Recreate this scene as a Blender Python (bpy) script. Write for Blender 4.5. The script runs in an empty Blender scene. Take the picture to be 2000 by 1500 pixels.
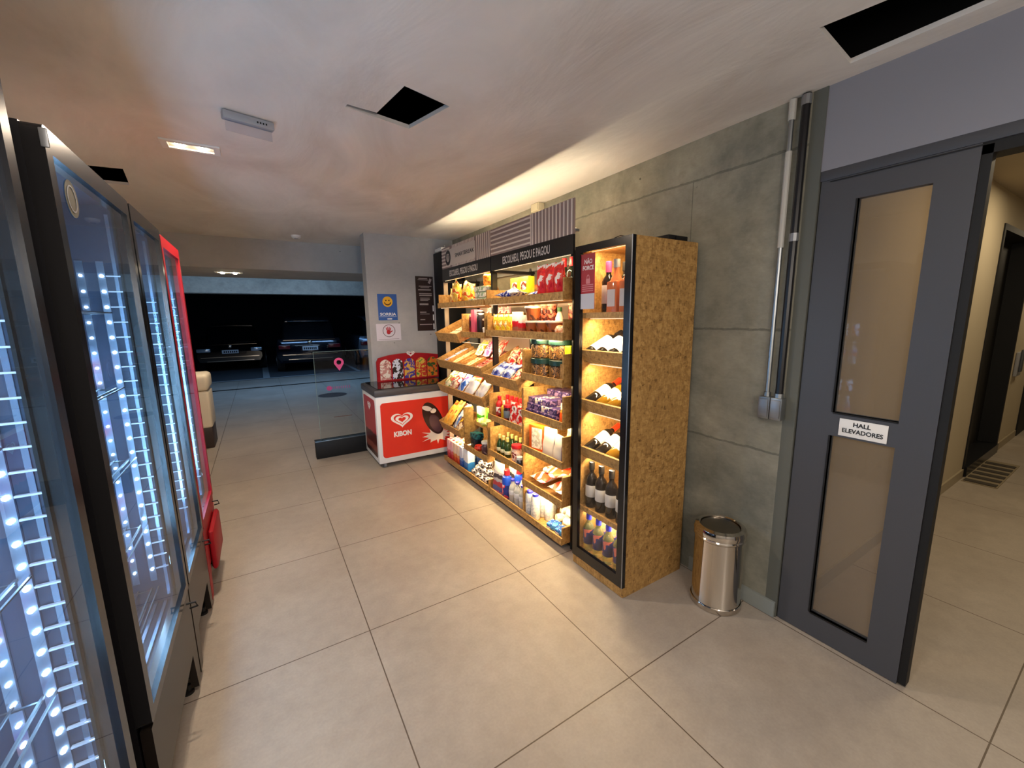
import bpy, bmesh, math, random
from mathutils import Matrix, Vector
from mathutils.geometry import tessellate_polygon
random.seed(7)
C = bpy.context.scene.collection
PI = math.pi
R = math.radians

# ------------------------------------------------------------------ camera, world, exposure, main lights
sc = bpy.context.scene
cam = bpy.data.objects.new('camera', bpy.data.cameras.new('camera'))
C.objects.link(cam)
cam.data.sensor_width = 36
cam.data.lens = 36 * 793.37 / 2000
cam.data.clip_start = 0.02
cam.data.clip_end = 200
_r = Vector((0.85024911, -0.5261817, -0.01446595))
_d = Vector((-0.09786655, -0.1310189, -0.98653747))
_f = Vector((0.51720266, 0.84021834, -0.16289429))
M = Matrix.Identity(4)
for i in range(3):
    M[i][0] = _r[i]; M[i][1] = -_d[i]; M[i][2] = -_f[i]
M[0][3], M[1][3], M[2][3] = 0, 0, 1.567
cam.matrix_world = M
sc.camera = cam
w = bpy.data.worlds.new('night'); sc.world = w; w.use_nodes = True
w.node_tree.nodes['Background'].inputs[0].default_value = (0.02, 0.03, 0.06, 1)
w.node_tree.nodes['Background'].inputs[1].default_value = 0.02
sc.view_settings.view_transform = 'Standard'
sc.view_settings.look = 'None'
sc.view_settings.gamma = 1
sc.view_settings.use_curve_mapping = False
sc.view_settings.exposure = 0.12

WARM = (1.0, 0.80, 0.58); NEUT = (1.0, 0.88, 0.76); COOL = (0.33, 0.66, 1.0); STRIP = (1.0, 0.72, 0.36)

def area(name, loc, size, power, color, direction=(0, 0, -1), spread=180):
    l = bpy.data.lights.new(name, 'AREA')
    l.shape = 'RECTANGLE'; l.size, l.size_y = size; l.energy = power; l.color = color; l.spread = R(spread)
    o = bpy.data.objects.new(name, l); C.objects.link(o); o.location = loc
    o.rotation_euler = Vector(direction).to_track_quat('-Z', 'Y' if abs(direction[1]) < .9 else 'X').to_euler()
    return o

# downlights in the shop ceiling (the one in view, plus unseen fill light added overhead)
for _x in (-.265, -.165):
    _l = bpy.data.lights.new('downlight_bulb', 'SPOT'); _l.energy = 52; _l.color = (1.0, .80, .60); _l.spot_size = R(164); _l.spot_blend = .35; _l.shadow_soft_size = .02
    _o = bpy.data.objects.new('downlight_bulb', _l); C.objects.link(_o); _o.location = (_x, 2.95, 2.488)
area('downlight', (0.15, 0.35, 2.49), (0.5, 0.3), 16, NEUT)  # fill light added overhead, out of view, to brighten the room
def fill_globe(loc, power, color, rad):  # unseen fill lamps added behind the viewer to lift ceiling and walls
    l = bpy.data.lights.new('unseen_fill_globe', 'POINT'); l.energy = power; l.color = color; l.shadow_soft_size = rad
    o = bpy.data.objects.new('unseen_fill_globe', l); C.objects.link(o); o.location = loc
fill_globe((0.2, -1.05, 1.85), 44, (1, .90, .80), .22)
fill_globe((0.2, -2.5, 1.6), 40, (1, .90, .80), .22)
area('downlight', (-0.25, 6.25, 2.155), (0.2, 0.07), 18, WARM)
area('hall_downlight', (3.6, 0.1, 2.53), (0.3, 0.3), 10, (1, 0.80, 0.52))
area('hall_downlight', (5.0, 0.3, 2.53), (0.2, 0.2), 9, (1, 0.80, 0.52))
area('hall_downlight', (7.6, 0.3, 2.53), (0.3, 0.3), 10, (1, 0.80, 0.52))
area('garage_light', (0.2, 7.7, 2.4), (3.0, 0.08), 14, (0.50, 0.74, 1.0), (0, 0.75, -0.6))
area('garage_light', (1.0, 10.4, 2.55), (4.0, 0.1), 60, (0.28, 0.55, 1.0), (0, 0.35, -0.9))  # added out of sight behind the beam to brighten floor and cars

# ------------------------------------------------------------------ material helpers
MATS = {}
def mat(name, col, rough=0.5, metal=0.0, spec=0.5, emit=None, es=0, trans=0, ior=1.45, coat=0):
    if name in MATS: return MATS[name]
    m = bpy.data.materials.new(name); m.use_nodes = True
    b = m.node_tree.nodes['Principled BSDF']
    b.inputs['Base Color'].default_value = (*col, 1)
    b.inputs['Roughness'].default_value = rough
    b.inputs['Metallic'].default_value = metal
    b.inputs['Specular IOR Level'].default_value = spec
    b.inputs['Transmission Weight'].default_value = trans
    b.inputs['IOR'].default_value = ior
    b.inputs['Coat Weight'].default_value = coat
    if emit:
        b.inputs['Emission Color'].default_value = (*emit, 1); b.inputs['Emission Strength'].default_value = es
    MATS[name] = m
    return m

def hexc(h):
    v = [int(h[i:i+2], 16) / 255 for i in (0, 2, 4)]
    return tuple((c / 12.92 if c <= .04045 else ((c + .055) / 1.055) ** 2.4) for c in v)

class NT:
    def __init__(s, m): s.t = m.node_tree; s.n = s.t.nodes; s.l = s.t.links; s.b = s.n['Principled BSDF']
    def new(s, typ, **kw):
        x = s.n.new(typ)
        for k, v in kw.items(): setattr(x, k, v)
        return x
    def link(s, a, b): s.l.new(a, b)
    def val(s, sock, v):
        if hasattr(v, 'is_output'): s.l.new(v, sock)
        else: sock.default_value = v
    def math(s, op, a, b=0.0, c=0.0):
        x = s.new('ShaderNodeMath', operation=op)
        s.val(x.inputs[0], a); s.val(x.inputs[1], b); s.val(x.inputs[2], c)
        return x.outputs[0]
    def coord(s, kind='Object'):
        return s.new('ShaderNodeTexCoord').outputs[kind]
    def mapping(s, src, scale=(1, 1, 1), rot=(0, 0, 0), loc=(0, 0, 0)):
        x = s.new('ShaderNodeMapping'); s.link(src, x.inputs[0])
        x.inputs['Scale'].default_value = scale; x.inputs['Rotation'].default_value = rot; x.inputs['Location'].default_value = loc
        return x.outputs[0]
    def noise(s, src, scale, detail=4, rough=.5, dist=0):
        x = s.new('ShaderNodeTexNoise'); s.link(src, x.inputs['Vector'])
        x.inputs['Scale'].default_value = scale; x.inputs['Detail'].default_value = detail
        x.inputs['Roughness'].default_value = rough; x.inputs['Distortion'].default_value = dist
        return x.outputs['Fac']
    def ramp(s, fac, stops, interp='LINEAR'):
        x = s.new('ShaderNodeValToRGB'); x.color_ramp.interpolation = interp
        e = x.color_ramp.elements
        while len(e) < len(stops): e.new(0.5)
        for i, (p, c) in enumerate(stops): e[i].position = p; e[i].color = (*c, 1)
        s.link(fac, x.inputs[0]); return x.outputs[0]
    def mix(s, fac, a, b, mode='MIX'):
        x = s.new('ShaderNodeMix', data_type='RGBA', blend_type=mode)
        s.val(x.inputs[0], fac)
        for k, v in ((6, a), (7, b)):
            if hasattr(v, 'is_output'): s.link(v, x.inputs[k])
            else: x.inputs[k].default_value = (*v, 1)
        return x.outputs[2]
    def bump(s, h, strength=.2, dist=.01):
        x = s.new('ShaderNodeBump'); x.inputs['Strength'].default_value = strength; x.inputs['Distance'].default_value = dist
        s.link(h, x.inputs['Height']); s.link(x.outputs[0], s.b.inputs['Normal'])
    def color(s, c): s.link(c, s.b.inputs['Base Color'])

def xyz(nt, src):
    x = nt.new('ShaderNodeSeparateXYZ'); nt.link(src, x.inputs[0]); return x.outputs

def line_mask(nt, v, off, period, wdt):
    a = nt.math('SUBTRACT', v, off); a = nt.math('DIVIDE', a, period); a = nt.math('FRACT', a)
    a = nt.math('SUBTRACT', a, 0.5); a = nt.math('ABSOLUTE', a)
    return nt.math('GREATER_THAN', a, 0.5 - wdt / period / 2)

def m_floor():
    m = mat('porcelain_floor', (.4, .36, .32), .38); t = NT(m); co = t.coord()
    X = xyz(t, co)
    g1 = line_mask(t, X[0], 0.332, 0.9, 0.005); g2 = line_mask(t, X[1], 0.157, 0.9, 0.005)
    g = t.math('MAXIMUM', g1, g2)
    n1 = t.noise(co, 1.6, 6, .6, .4); n2 = t.noise(co, 14, 5, .6); n3 = t.noise(co, 90, 2, .5)
    c = t.ramp(n1, [(.3, hexc('a3978a')), (.55, hexc('ada295')), (.75, hexc('b8ada0'))])
    c2 = t.ramp(n2, [(.3, (.80, .80, .80)), (.6, (1, 1, 1))])
    c = t.mix(.5, c, c2, 'MULTIPLY')
    c = t.mix(.12, c, t.ramp(n3, [(.35, (.5, .5, .5)), (.65, (1, 1, 1))]), 'MULTIPLY')
    c = t.mix(g, c, hexc('5a4c3e')); t.color(c)
    r = t.math('MULTIPLY_ADD', n2, .22, .30); t.link(r, t.b.inputs['Roughness'])
    t.bump(t.math('SUBTRACT', t.math('MULTIPLY', n2, .15), g), .25, .002)
    return m
def m_ceiling():
    m = mat('plaster_ceiling', (.6, .58, .55), .9); t = NT(m); co = t.coord()
    n1 = t.noise(t.mapping(co, (1, .45, 1), (0, 0, .4)), 2.0, 5, .6, .8); n2 = t.noise(co, 60, 3, .6)
    t.color(t.ramp(n1, [(.28, hexc('cbc5bf')), (.5, hexc('dcd8d3')), (.72, hexc('eae6e1'))]))
    t.bump(t.math('ADD', t.math('MULTIPLY', n1, 1.8), t.math('MULTIPLY', n2, .06)), .28, .02)
    return m
def m_concrete(name, a, b, c, seams=True, k2=.6, k3=.3):
    m = mat(name, (.3, .3, .28), .85); t = NT(m); co = t.coord(); X = xyz(t, co)
    n1 = t.noise(co, 1.3, 8, .65, .5); n2 = t.noise(co, 9, 6, .65, .2); n3 = t.noise(t.mapping(co, (1, 1, 3)), 30, 4, .7)
    col = t.ramp(n1, [(.3, a), (.5, b), (.72, c)])
    col = t.mix(k2, col, t.ramp(n2, [(.3, (.66, .67, .64)), (.5, (.95, .95, .95)), (.75, (1.2, 1.2, 1.15))]), 'MULTIPLY')
    col = t.mix(k3, col, t.ramp(n3, [(.3, (.7, .7, .7)), (.6, (1, 1, 1))]), 'MULTIPLY')
    v = t.new('ShaderNodeTexVoronoi'); t.link(co, v.inputs['Vector']); v.inputs['Scale'].default_value = 9
    hole = t.math('MULTIPLY', t.math('LESS_THAN', v.outputs['Distance'], t.math('MULTIPLY', n2, .12)), t.math('GREATER_THAN', n1, .52))
    h = t.math('MULTIPLY', hole, -1.0)
    col = t.mix(t.math('MULTIPLY', hole, .7), col, (.03, .03, .025))
    if seams:
        wob = t.math('MULTIPLY', t.math('SUBTRACT', n2, .5), .03)
        zz = t.math('ADD', X[2], wob)
        s = None
        for z in (2.30, 1.485, 0.87):
            k = t.math('LESS_THAN', t.math('ABSOLUTE', t.math('SUBTRACT', zz, z)), .006)
            s = k if s is None else t.math('MAXIMUM', s, k)
        sv = t.math('LESS_THAN', t.math('ABSOLUTE', t.math('SUBTRACT', X[1], 1.52)), .003)
        s = t.math('MAXIMUM', s, t.math('MULTIPLY', sv, t.math('LESS_THAN', X[2], 2.3)))
        s = t.math('MULTIPLY', s, t.math('MULTIPLY_ADD', n3, .8, .05))
        col = t.mix(s, col, (.05, .05, .045)); h = t.math('SUBTRACT', h, s)
    t.color(col)
    t.bump(t.math('ADD', h, t.math('MULTIPLY', n3, .25)), .4, .006)
    return m
def m_osb(name, mult=1.0, scale=1.0):
    m = mat(name, (.4, .25, .1), .55); t = NT(m); co = t.coord()
    cols = []
    lay = None
    base = t.mapping(co, (scale, scale, scale))
    for i, (rot, sc_) in enumerate((((.3, .2, .5), (42, 150, 42)), ((1.1, .6, 1.9), (140, 42, 50)), ((.2, 1.3, 2.8), (46, 46, 160)))):
        v = t.new('ShaderNodeTexVoronoi'); t.link(t.mapping(base, sc_, rot, (i * 3.1, i, i)), v.inputs['Vector'])
        v.inputs['Scale'].default_value = 1.0
        s = t.new('ShaderNodeSeparateColor'); t.link(v.outputs['Color'], s.inputs[0]); cols.append(s.outputs[0])
    a = t.math('MULTIPLY_ADD', cols[0], .4, t.math('MULTIPLY_ADD', cols[1], .33, t.math('MULTIPLY', cols[2], .27)))
    n = t.noise(base, 50, 5, .7, .3); n2 = t.noise(base, 3, 3, .5)
    a = t.math('ADD', a, t.math('MULTIPLY', t.math('SUBTRACT', n, .5), .35))
    a = t.math('ADD', a, t.math('MULTIPLY', t.math('SUBTRACT', n2, .5), .12))
    k = lambda h: tuple(x * mult for x in hexc(h))
    t.color(t.ramp(a, [(.06, k('684a26')), (.22, k('96713e')), (.5, k('a88048')), (.8, k('bd965a'))]))
    t.bump(a, .25, .003)
    return m
def m_print(name, cols, scale=30, rough=.35, stretch=(1, 1, 1), dist=.5):
    if name in MATS: return MATS[name]
    m = mat(name, (.5, .5, .5), rough); t = NT(m); co = t.coord()
    n = t.noise(t.mapping(co, stretch), scale, 2.5, .5, dist)
    k = len(cols); st = []
    edges = [0] + [0.36 + (0.30 * i / max(1, k - 1)) for i in range(k - 1)]
    for e, c in zip(edges, cols): st.append((e, hexc(c)))
    t.color(t.ramp(n, st, 'CONSTANT')); t.bump(n, .05, .002)
    return m
def m_bands(name, stops, h, rough=.3):
    """printed bands up the height of a pack: stops = [(fraction, hex)]"""
    m = mat(name, (.5, .5, .5), rough); t = NT(m); X = xyz(t, t.coord())
    f = t.math('DIVIDE', X[2], h)
    n = t.noise(t.coord(), 40, 2, .5)
    f = t.math('ADD', f, t.math('MULTIPLY', t.math('SUBTRACT', n, .5), .12))
    t.color(t.ramp(f, [(p, hexc(c)) for p, c in stops], 'CONSTANT'))
    return m
def m_glass(name='clear_glass', tint=(1, 1, 1), rough=0.0, ior=1.5, film=0.0):
    if name in MATS: return MATS[name]
    m = bpy.data.materials.new(name); m.use_nodes = True; t = m.node_tree
    for n in list(t.nodes): t.nodes.remove(n)
    o = t.nodes.new('ShaderNodeOutputMaterial'); mx = t.nodes.new('ShaderNodeMixShader')
    tr = t.nodes.new('ShaderNodeBsdfTransparent'); tr.inputs[0].default_value = (*tint, 1)
    gl = t.nodes.new('ShaderNodeBsdfGlossy'); gl.inputs['Roughness'].default_value = rough
    fr = t.nodes.new('ShaderNodeFresnel'); fr.inputs[0].default_value = ior
    ge = t.nodes.new('ShaderNodeNewGeometry'); k = t.nodes.new('ShaderNodeMath'); k.operation = 'MULTIPLY_ADD'
    k.inputs[1].default_value = -1; k.inputs[2].default_value = 1; t.links.new(ge.outputs['Backfacing'], k.inputs[0])
    k2 = t.nodes.new('ShaderNodeMath'); k2.operation = 'MULTIPLY'; t.links.new(fr.outputs[0], k2.inputs[0]); t.links.new(k.outputs[0], k2.inputs[1])
    t.links.new(k2.outputs[0], mx.inputs[0]); t.links.new(tr.outputs[0], mx.inputs[1]); t.links.new(gl.outputs[0], mx.inputs[2])
    out = mx.outputs[0]
    if film:
        df = t.nodes.new('ShaderNodeBsdfDiffuse'); df.inputs[0].default_value = (.8, .82, .85, 1)
        m2 = t.nodes.new('ShaderNodeMixShader'); m2.inputs[0].default_value = film
        t.links.new(out, m2.inputs[1]); t.links.new(df.outputs[0], m2.inputs[2]); out = m2.outputs[0]
    t.links.new(out, o.inputs[0]); MATS[name] = m
    return m

FLOOR = m_floor(); CEIL = m_ceiling()
CONC = m_concrete('board_marked_concrete', hexc('74756b'), hexc('939184'), hexc('b3ae9c'))
GCONC = m_concrete('garage_concrete', hexc('8b9194'), hexc('a0a6a8'), hexc('b2b6b8'), False)
OSB = m_osb('osb_board'); OSB_SHADED = m_osb('osb_board_shaded', .62)  # second one is a darker, shaded copy of the same board, unused
WALLP = m_concrete('grey_painted_plaster', hexc('a5a4a4'), hexc('b0afae'), hexc('bab9b6'), False, .15, .1)
LINT = mat('blue_grey_paint', hexc('85868f'), .8)
HALLW = mat('beige_hall_paint', hexc('bfb39a'), .8)
BLACKM = mat('black_metal', hexc('141316'), .35, 0, .5)
BLK = mat('black_matt', hexc('0c0c0d'), .6)
DOORG = mat('dark_grey_door_paint', hexc('46474c'), .45)
GREYM = mat('grey_metal', hexc('8d8f92'), .4, .6)
CHROME = mat('polished_steel', hexc('c9c2b8'), .09, 1)
GALV = mat('galvanised_steel', hexc('9b9fa1'), .38, .9)
WHITE = mat('white_plastic', hexc('e6e6e4'), .4)
GREYP = mat('grey_plastic', hexc('9ea1a8'), .45)
RED = mat('red_enamel', hexc('a01420'), .45, spec=.3)
KRED = mat('freezer_red', hexc('dc3222'), .35)
CREAM = mat('cream_plastic', hexc('efe3cc'), .45)
CGLASS = m_glass()
TGLASS = m_glass('door_glass', (.72, .66, .56), film=.06, ior=1.6)
WALLBEIGE = mat('beige_metal', hexc('8a7d72'), .5)
LEDW = mat('led_cool', (1, 1, 1), emit=(.62, .82, 1), es=60)
LEDS = mat('led_warm_strip', (1, 1, 1), emit=(1, .78, .42), es=.8)
BULB = mat('bulb_warm', (1, 1, 1), emit=(1, .82, .5), es=40)

# ------------------------------------------------------------------ mesh helpers
def mesh_of(bm, name='m', smooth=False):
    me = bpy.data.meshes.new(name); bmesh.ops.recalc_face_normals(bm, faces=bm.faces); bm.to_mesh(me); bm.free()
    if smooth:
        me.polygons.foreach_set('use_smooth', [True] * len(me.polygons))
        try: me.set_sharp_from_angle(angle=R(35))
        except Exception: pass
    return me
def bx(bm, x0, x1, y0, y1, z0, z1, bev=0, seg=2):
    r = bmesh.ops.create_cube(bm, size=1)
    vs = r['verts']
    for v in vs:
        v.co = Vector(((x0 + x1) / 2 + v.co.x * (x1 - x0), (y0 + y1) / 2 + v.co.y * (y1 - y0), (z0 + z1) / 2 + v.co.z * (z1 - z0)))
    if bev:
        es = list({e for v in vs for e in v.link_edges})
        bmesh.ops.bevel(bm, geom=es, offset=bev, segments=seg, profile=.5, affect='EDGES')
    return bm
def box(*a, bev=0, seg=2):
    return mesh_of(bx(bmesh.new(), *a, bev=bev, seg=seg), 'box', bev > 0)
def boxes(lst, bev=0):
    bm = bmesh.new()
    for a in lst: bx(bm, *a, bev=bev)
    return mesh_of(bm, 'boxes', bev > 0)
def lathe_into(bm, prof, n=24, cx=0, cy=0, cz=0):
    rings = []
    for r, z in prof:
        if r < 1e-5: rings.append([bm.verts.new((cx, cy, cz + z))])
        else: rings.append([bm.verts.new((cx + r * math.cos(2 * PI * i / n), cy + r * math.sin(2 * PI * i / n), cz + z)) for i in range(n)])
    for a, b in zip(rings, rings[1:]):
        for i in range(n):
            j = (i + 1) % n
            if len(a) == 1 and len(b) == 1: continue
            if len(a) == 1: bm.faces.new((a[0], b[i], b[j]))
            elif len(b) == 1: bm.faces.new((a[i], a[j], b[0]))
            else: bm.faces.new((a[i], a[j], b[j], b[i]))
    return bm
def lathe(prof, n=24): return mesh_of(lathe_into(bmesh.new(), prof, n), 'lathe', True)
def tube_into(bm, pts, r, n=10):
    pts = [Vector(p) for p in pts]; rings = []
    for i, p in enumerate(pts):
        d = (pts[min(i + 1, len(pts) - 1)] - pts[max(i - 1, 0)]).normalized()
        up = Vector((0, 0, 1)) if abs(d.z) < .9 else Vector((1, 0, 0))
        a = d.cross(up).normalized(); b = d.cross(a).normalized()
        rings.append([bm.verts.new(p + r * (a * math.cos(2 * PI * k / n) + b * math.sin(2 * PI * k / n))) for k in range(n)])
    for a, b in zip(rings, rings[1:]):
        for k in range(n):
            j = (k + 1) % n; bm.faces.new((a[k], a[j], b[j], b[k]))
    bm.faces.new(rings[0]); bm.faces.new(rings[-1])
    return bm
def tube(pts, r, n=10): return mesh_of(tube_into(bmesh.new(), pts, r, n), 'tube', True)
def poly_into(bm, loops, T, th):
    """flat shape with holes; loops[0] outer; T = 4x4 placing xy plane; th thickness along its z"""
    flat = [Vector((x, y, 0)) for lp in loops for x, y in lp]
    tris = tessellate_polygon([[Vector((x, y, 0)) for x, y in lp] for lp in loops])
    lo = [bm.verts.new(T @ v) for v in flat]; hi = [bm.verts.new(T @ (v + Vector((0, 0, th)))) for v in flat]
    for a, b, c in tris:
        try: bm.faces.new((hi[a], hi[b], hi[c])); bm.faces.new((lo[c], lo[b], lo[a]))
        except ValueError: pass
    k = 0
    for lp in loops:
        n = len(lp)
        for i in range(n):
            a, b = k + i, k + (i + 1) % n
            try: bm.faces.new((lo[a], lo[b], hi[b], hi[a]))
            except ValueError: pass
        k += n
    return bm
def poly(loops, T, th=.001): return mesh_of(poly_into(bmesh.new(), loops, T, th))
def frame(o, u, v):
    u = Vector(u).normalized(); v = Vector(v).normalized(); n = u.cross(v)
    m = Matrix.Identity(4)
    for i in range(3): m[i][0] = u[i]; m[i][1] = v[i]; m[i][2] = n[i]; m[i][3] = o[i]
    return m
def F_right(x, y, z): return frame((x, y, z), (0, -1, 0), (0, 0, 1))    # on a surface that faces -x
def F_front(x, y, z): return frame((x, y, z), (1, 0, 0), (0, 0, 1))     # on a surface that faces -y
def F_left(x, y, z): return frame((x, y, z), (0, 1, 0), (0, 0, 1))      # on a surface that faces +x
def rrect(x0, y0, x1, y1, r, n=6):
    p = []
    for cx, cy, a0 in ((x1 - r, y0 + r, -90), (x1 - r, y1 - r, 0), (x0 + r, y1 - r, 90), (x0 + r, y0 + r, 180)):
        for i in range(n + 1):
            a = R(a0 + 90 * i / n); p.append((cx + r * math.cos(a), cy + r * math.sin(a)))
    return p
def ellipse(cx, cy, rx, ry, n=28, a0=0, a1=360, rot=0):
    out = []
    full = abs(a1 - a0) >= 360
    for i in range(n if full else n + 1):
        a = R(a0 + (a1 - a0) * i / n); x, y = rx * math.cos(a), ry * math.sin(a)
        out.append((cx + x * math.cos(rot) - y * math.sin(rot), cy + x * math.sin(rot) + y * math.cos(rot)))
    return out
def text_mesh(s, size, T, th=.0008, w=None, bold=0.0):
    cu = bpy.data.curves.new('t', 'FONT'); cu.body = s; cu.size = size; cu.extrude = th / 2; cu.align_x = 'CENTER'; cu.align_y = 'CENTER'
    cu.offset = bold; cu.resolution_u = 3
    ob = bpy.data.objects.new('t', cu); C.objects.link(ob)
    dg = bpy.context.evaluated_depsgraph_get(); dg.update()
    me = bpy.data.meshes.new_from_object(ob.evaluated_get(dg))
    bpy.data.objects.remove(ob); bpy.data.curves.remove(cu)
    if w and len(me.vertices):
        xs = [v.co.x for v in me.vertices]; k = w / max(1e-6, max(xs) - min(xs)); me.transform(Matrix.Diagonal((k, 1, 1, 1)))
    me.transform(T @ Matrix.Translation((0, 0, th / 2)))
    return me

def setm(o, m):
    if m: 
        if len(o.data.materials): o.data.materials[0] = m
        else: o.data.materials.append(m)
    return o
def origin_of(p):
    v = Vector((0, 0, 0))
    while p: v += p.location; p = p.parent
    return v
def ob(name, me, m, parent=None, local=False, label=None):
    o = bpy.data.objects.new(name, me)
    if not len(me.materials): me.materials.append(m)
    C.objects.link(o)
    if parent:
        o.parent = parent
        if not local: o.data.transform(Matrix.Translation(-origin_of(parent)))
    if label: o['label'] = label
    return o
def tag(o, label, cat, group=None, kind=None):
    if label: o['label'] = label
    if cat: o['category'] = cat
    if group: o['group'] = group
    if kind: o['kind'] = kind
    return o
def root(name, loc, label, cat, group=None):
    o = bpy.data.objects.new(name, None); o.empty_display_size = .05; C.objects.link(o); o.location = loc
    bpy.context.view_layer.update()
    return tag(o, label, cat, group)
def struct(name, me, m, parent=None):
    o = ob(name, me, m, parent)
    if not parent: o['kind'] = 'structure'
    return o

# ------------------------------------------------------------------ the room
WX = 2.145
def build_room():
    struct('floor', box(-8, 14, -4, 30, -.1, 0), FLOOR)
    # ceiling with three openings cut into it
    def rot_rect(pts): return pts
    h1 = [(.433, 2.065), (.564, 2.078), (.608, 1.796), (.833, 1.857), (.743, 2.160), (.430, 2.095)]
    h2 = [(1.700, .76), (1.86, .10), (2.05, .12), (2.036, .79)]
    h3 = [(-.98, 3.62), (-.62, 3.572), (-.666, 3.961), (-1.0, 3.985)]
    outer = [(-1.1, -3.2), (2.3, -3.2), (2.3, 5.78), (-1.1, 5.78)]
    Tm = Matrix.Translation((0, 0, 2.51))
    struct('ceiling', poly([outer, h1, h2, h3], Tm, .018), CEIL)
    # dark plenum above, so the openings look into a black void
    bm = bmesh.new(); bx(bm, -1.2, 2.4, -3.3, 5.9, 3.05, 3.1); bx(bm, -1.2, -1.15, -3.3, 5.9, 2.53, 3.05); bx(bm, 2.35, 2.4, -3.3, 5.9, 2.53, 3.05)
    bx(bm, -1.2, 2.4, -3.3, -3.25, 2.53, 3.05); bx(bm, -1.2, 2.4, 5.85, 5.9, 2.53, 3.05)
    struct('ceiling_void', mesh_of(bm), BLK)
    struct('wall_right', box(WX, WX + .15, .955, 4.9, 0, 2.51), CONC)
    struct('trim_1', box(WX, WX + .15, .9, .955, 0, 2.51), mat('grey_plaster_edge', hexc('5c5e58'), .7))
    struct('wall_lintel', box(2.15, 2.30, -3.2, .9, 2.17, 2.51), LINT)
    struct('wall_behind_right', box(2.15, 2.30, -3.2, -.7, 0, 2.17), LINT)
    struct('baseboard_right', box(WX - .012, WX, .905, 1.40, 0, .085), mat('grey_tile_skirting', hexc('8c928f'), .5))
    struct('wall_left', box(-1.25, -1.1, -3.2, 5.78, 0, 2.51), WALLP)
    struct('wall_back', box(-1.25, 2.3, -3.35, -3.2, 0, 2.51), WALLP)
    struct('wall_pillar', box(1.085, 2.6, 4.85, 5.03, 0, 2.51), WALLP)
    struct('wall_beam', box(-3.5, 3.5, 5.78, 7.0, 2.165, 2.55), WALLP)
    struct('wall_garage_beam', box(-9, 12, 9.0, 9.3, 2.06, 2.7), GCONC)
    struct('ceiling_garage', box(-9, 13, 7.0, 29, 2.62, 2.7), GCONC)
    struct('wall_garage_far', box(-9, 13, 24, 24.2, 0, 2.7), mat('dark_garage_paint', hexc('1c1e24'), .9))
    struct('wall_garage_left', box(-9.1, -8.9, 5.8, 24, 0, 2.7), mat('dark_garage_paint', hexc('1c1e24'), .9))
    struct('wall_garage_right', box(13, 13.2, 5.8, 24, 0, 2.7), mat('dark_garage_paint', hexc('1c1e24'), .9))
    # garage paving
    struct('floor_garage', box(-9, 13, 12.87, 24, 0, .012), mat('garage_paving', hexc('4b5157'), .6))
    struct('trim_2', box(-9, 13, 11.2, 11.25, 0, .014), BLK)
    struct('trim_3', box(-.02, .14, 12.9, 18, .012, .016), mat('worn_bay_line', hexc('9aa0a2'), .7))
    struct('trim_4', box(2.42, 2.52, 12.9, 18, .012, .016), MATS['worn_bay_line'])
    struct('trim_5', box(-9, 13, 12.82, 12.92, .012, .016), MATS['worn_bay_line'])
    # hall behind the door
    struct('wall_hall_left', boxes([(2.30, 5.53, .885, 1.03, 0, 2.56), (6.92, 11, .885, 1.03, 0, 2.56), (5.53, 6.92, .885, 1.03, 2.3, 2.56)]), HALLW)
    struct('wall_hall_right', box(2.30, 11, -1.6, -1.5, 0, 2.56), HALLW)
    struct('wall_hall_end', box(11, 11.1, -1.6, 1.03, 0, 2.56), HALLW)
    struct('ceiling_hall', box(2.30, 11.1, -1.6, 1.03, 2.555, 2.62), mat('beige_hall_ceiling', hexc('b0a48d'), .85))
    struct('baseboard_hall', boxes([(2.2, 5.53, .872, .885, 0, .085), (6.92, 7.9, .872, .885, 0, .085), (8.6, 11, .872, .885, 0, .085)]), mat('hall_tile_skirting', hexc('a3977f'), .45))
    d = struct('door_2', boxes([(5.53, 6.92, 1.02, 1.06, 0, 2.3), (5.53, 5.58, .875, 1.02, 0, 2.3), (6.87, 6.92, .875, 1.02, 0, 2.3), (5.58, 6.87, .875, 1.02, 2.25, 2.3)]), BLK)
    struct('threshold', box(5.58, 6.87, .86, 1.02, 0, .10), mat('dark_threshold', hexc('191a1d'), .3), d)
    struct('door_3', box(7.95, 8.55, .87, .885, 0, 2.3), BLK)
build_room()

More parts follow.
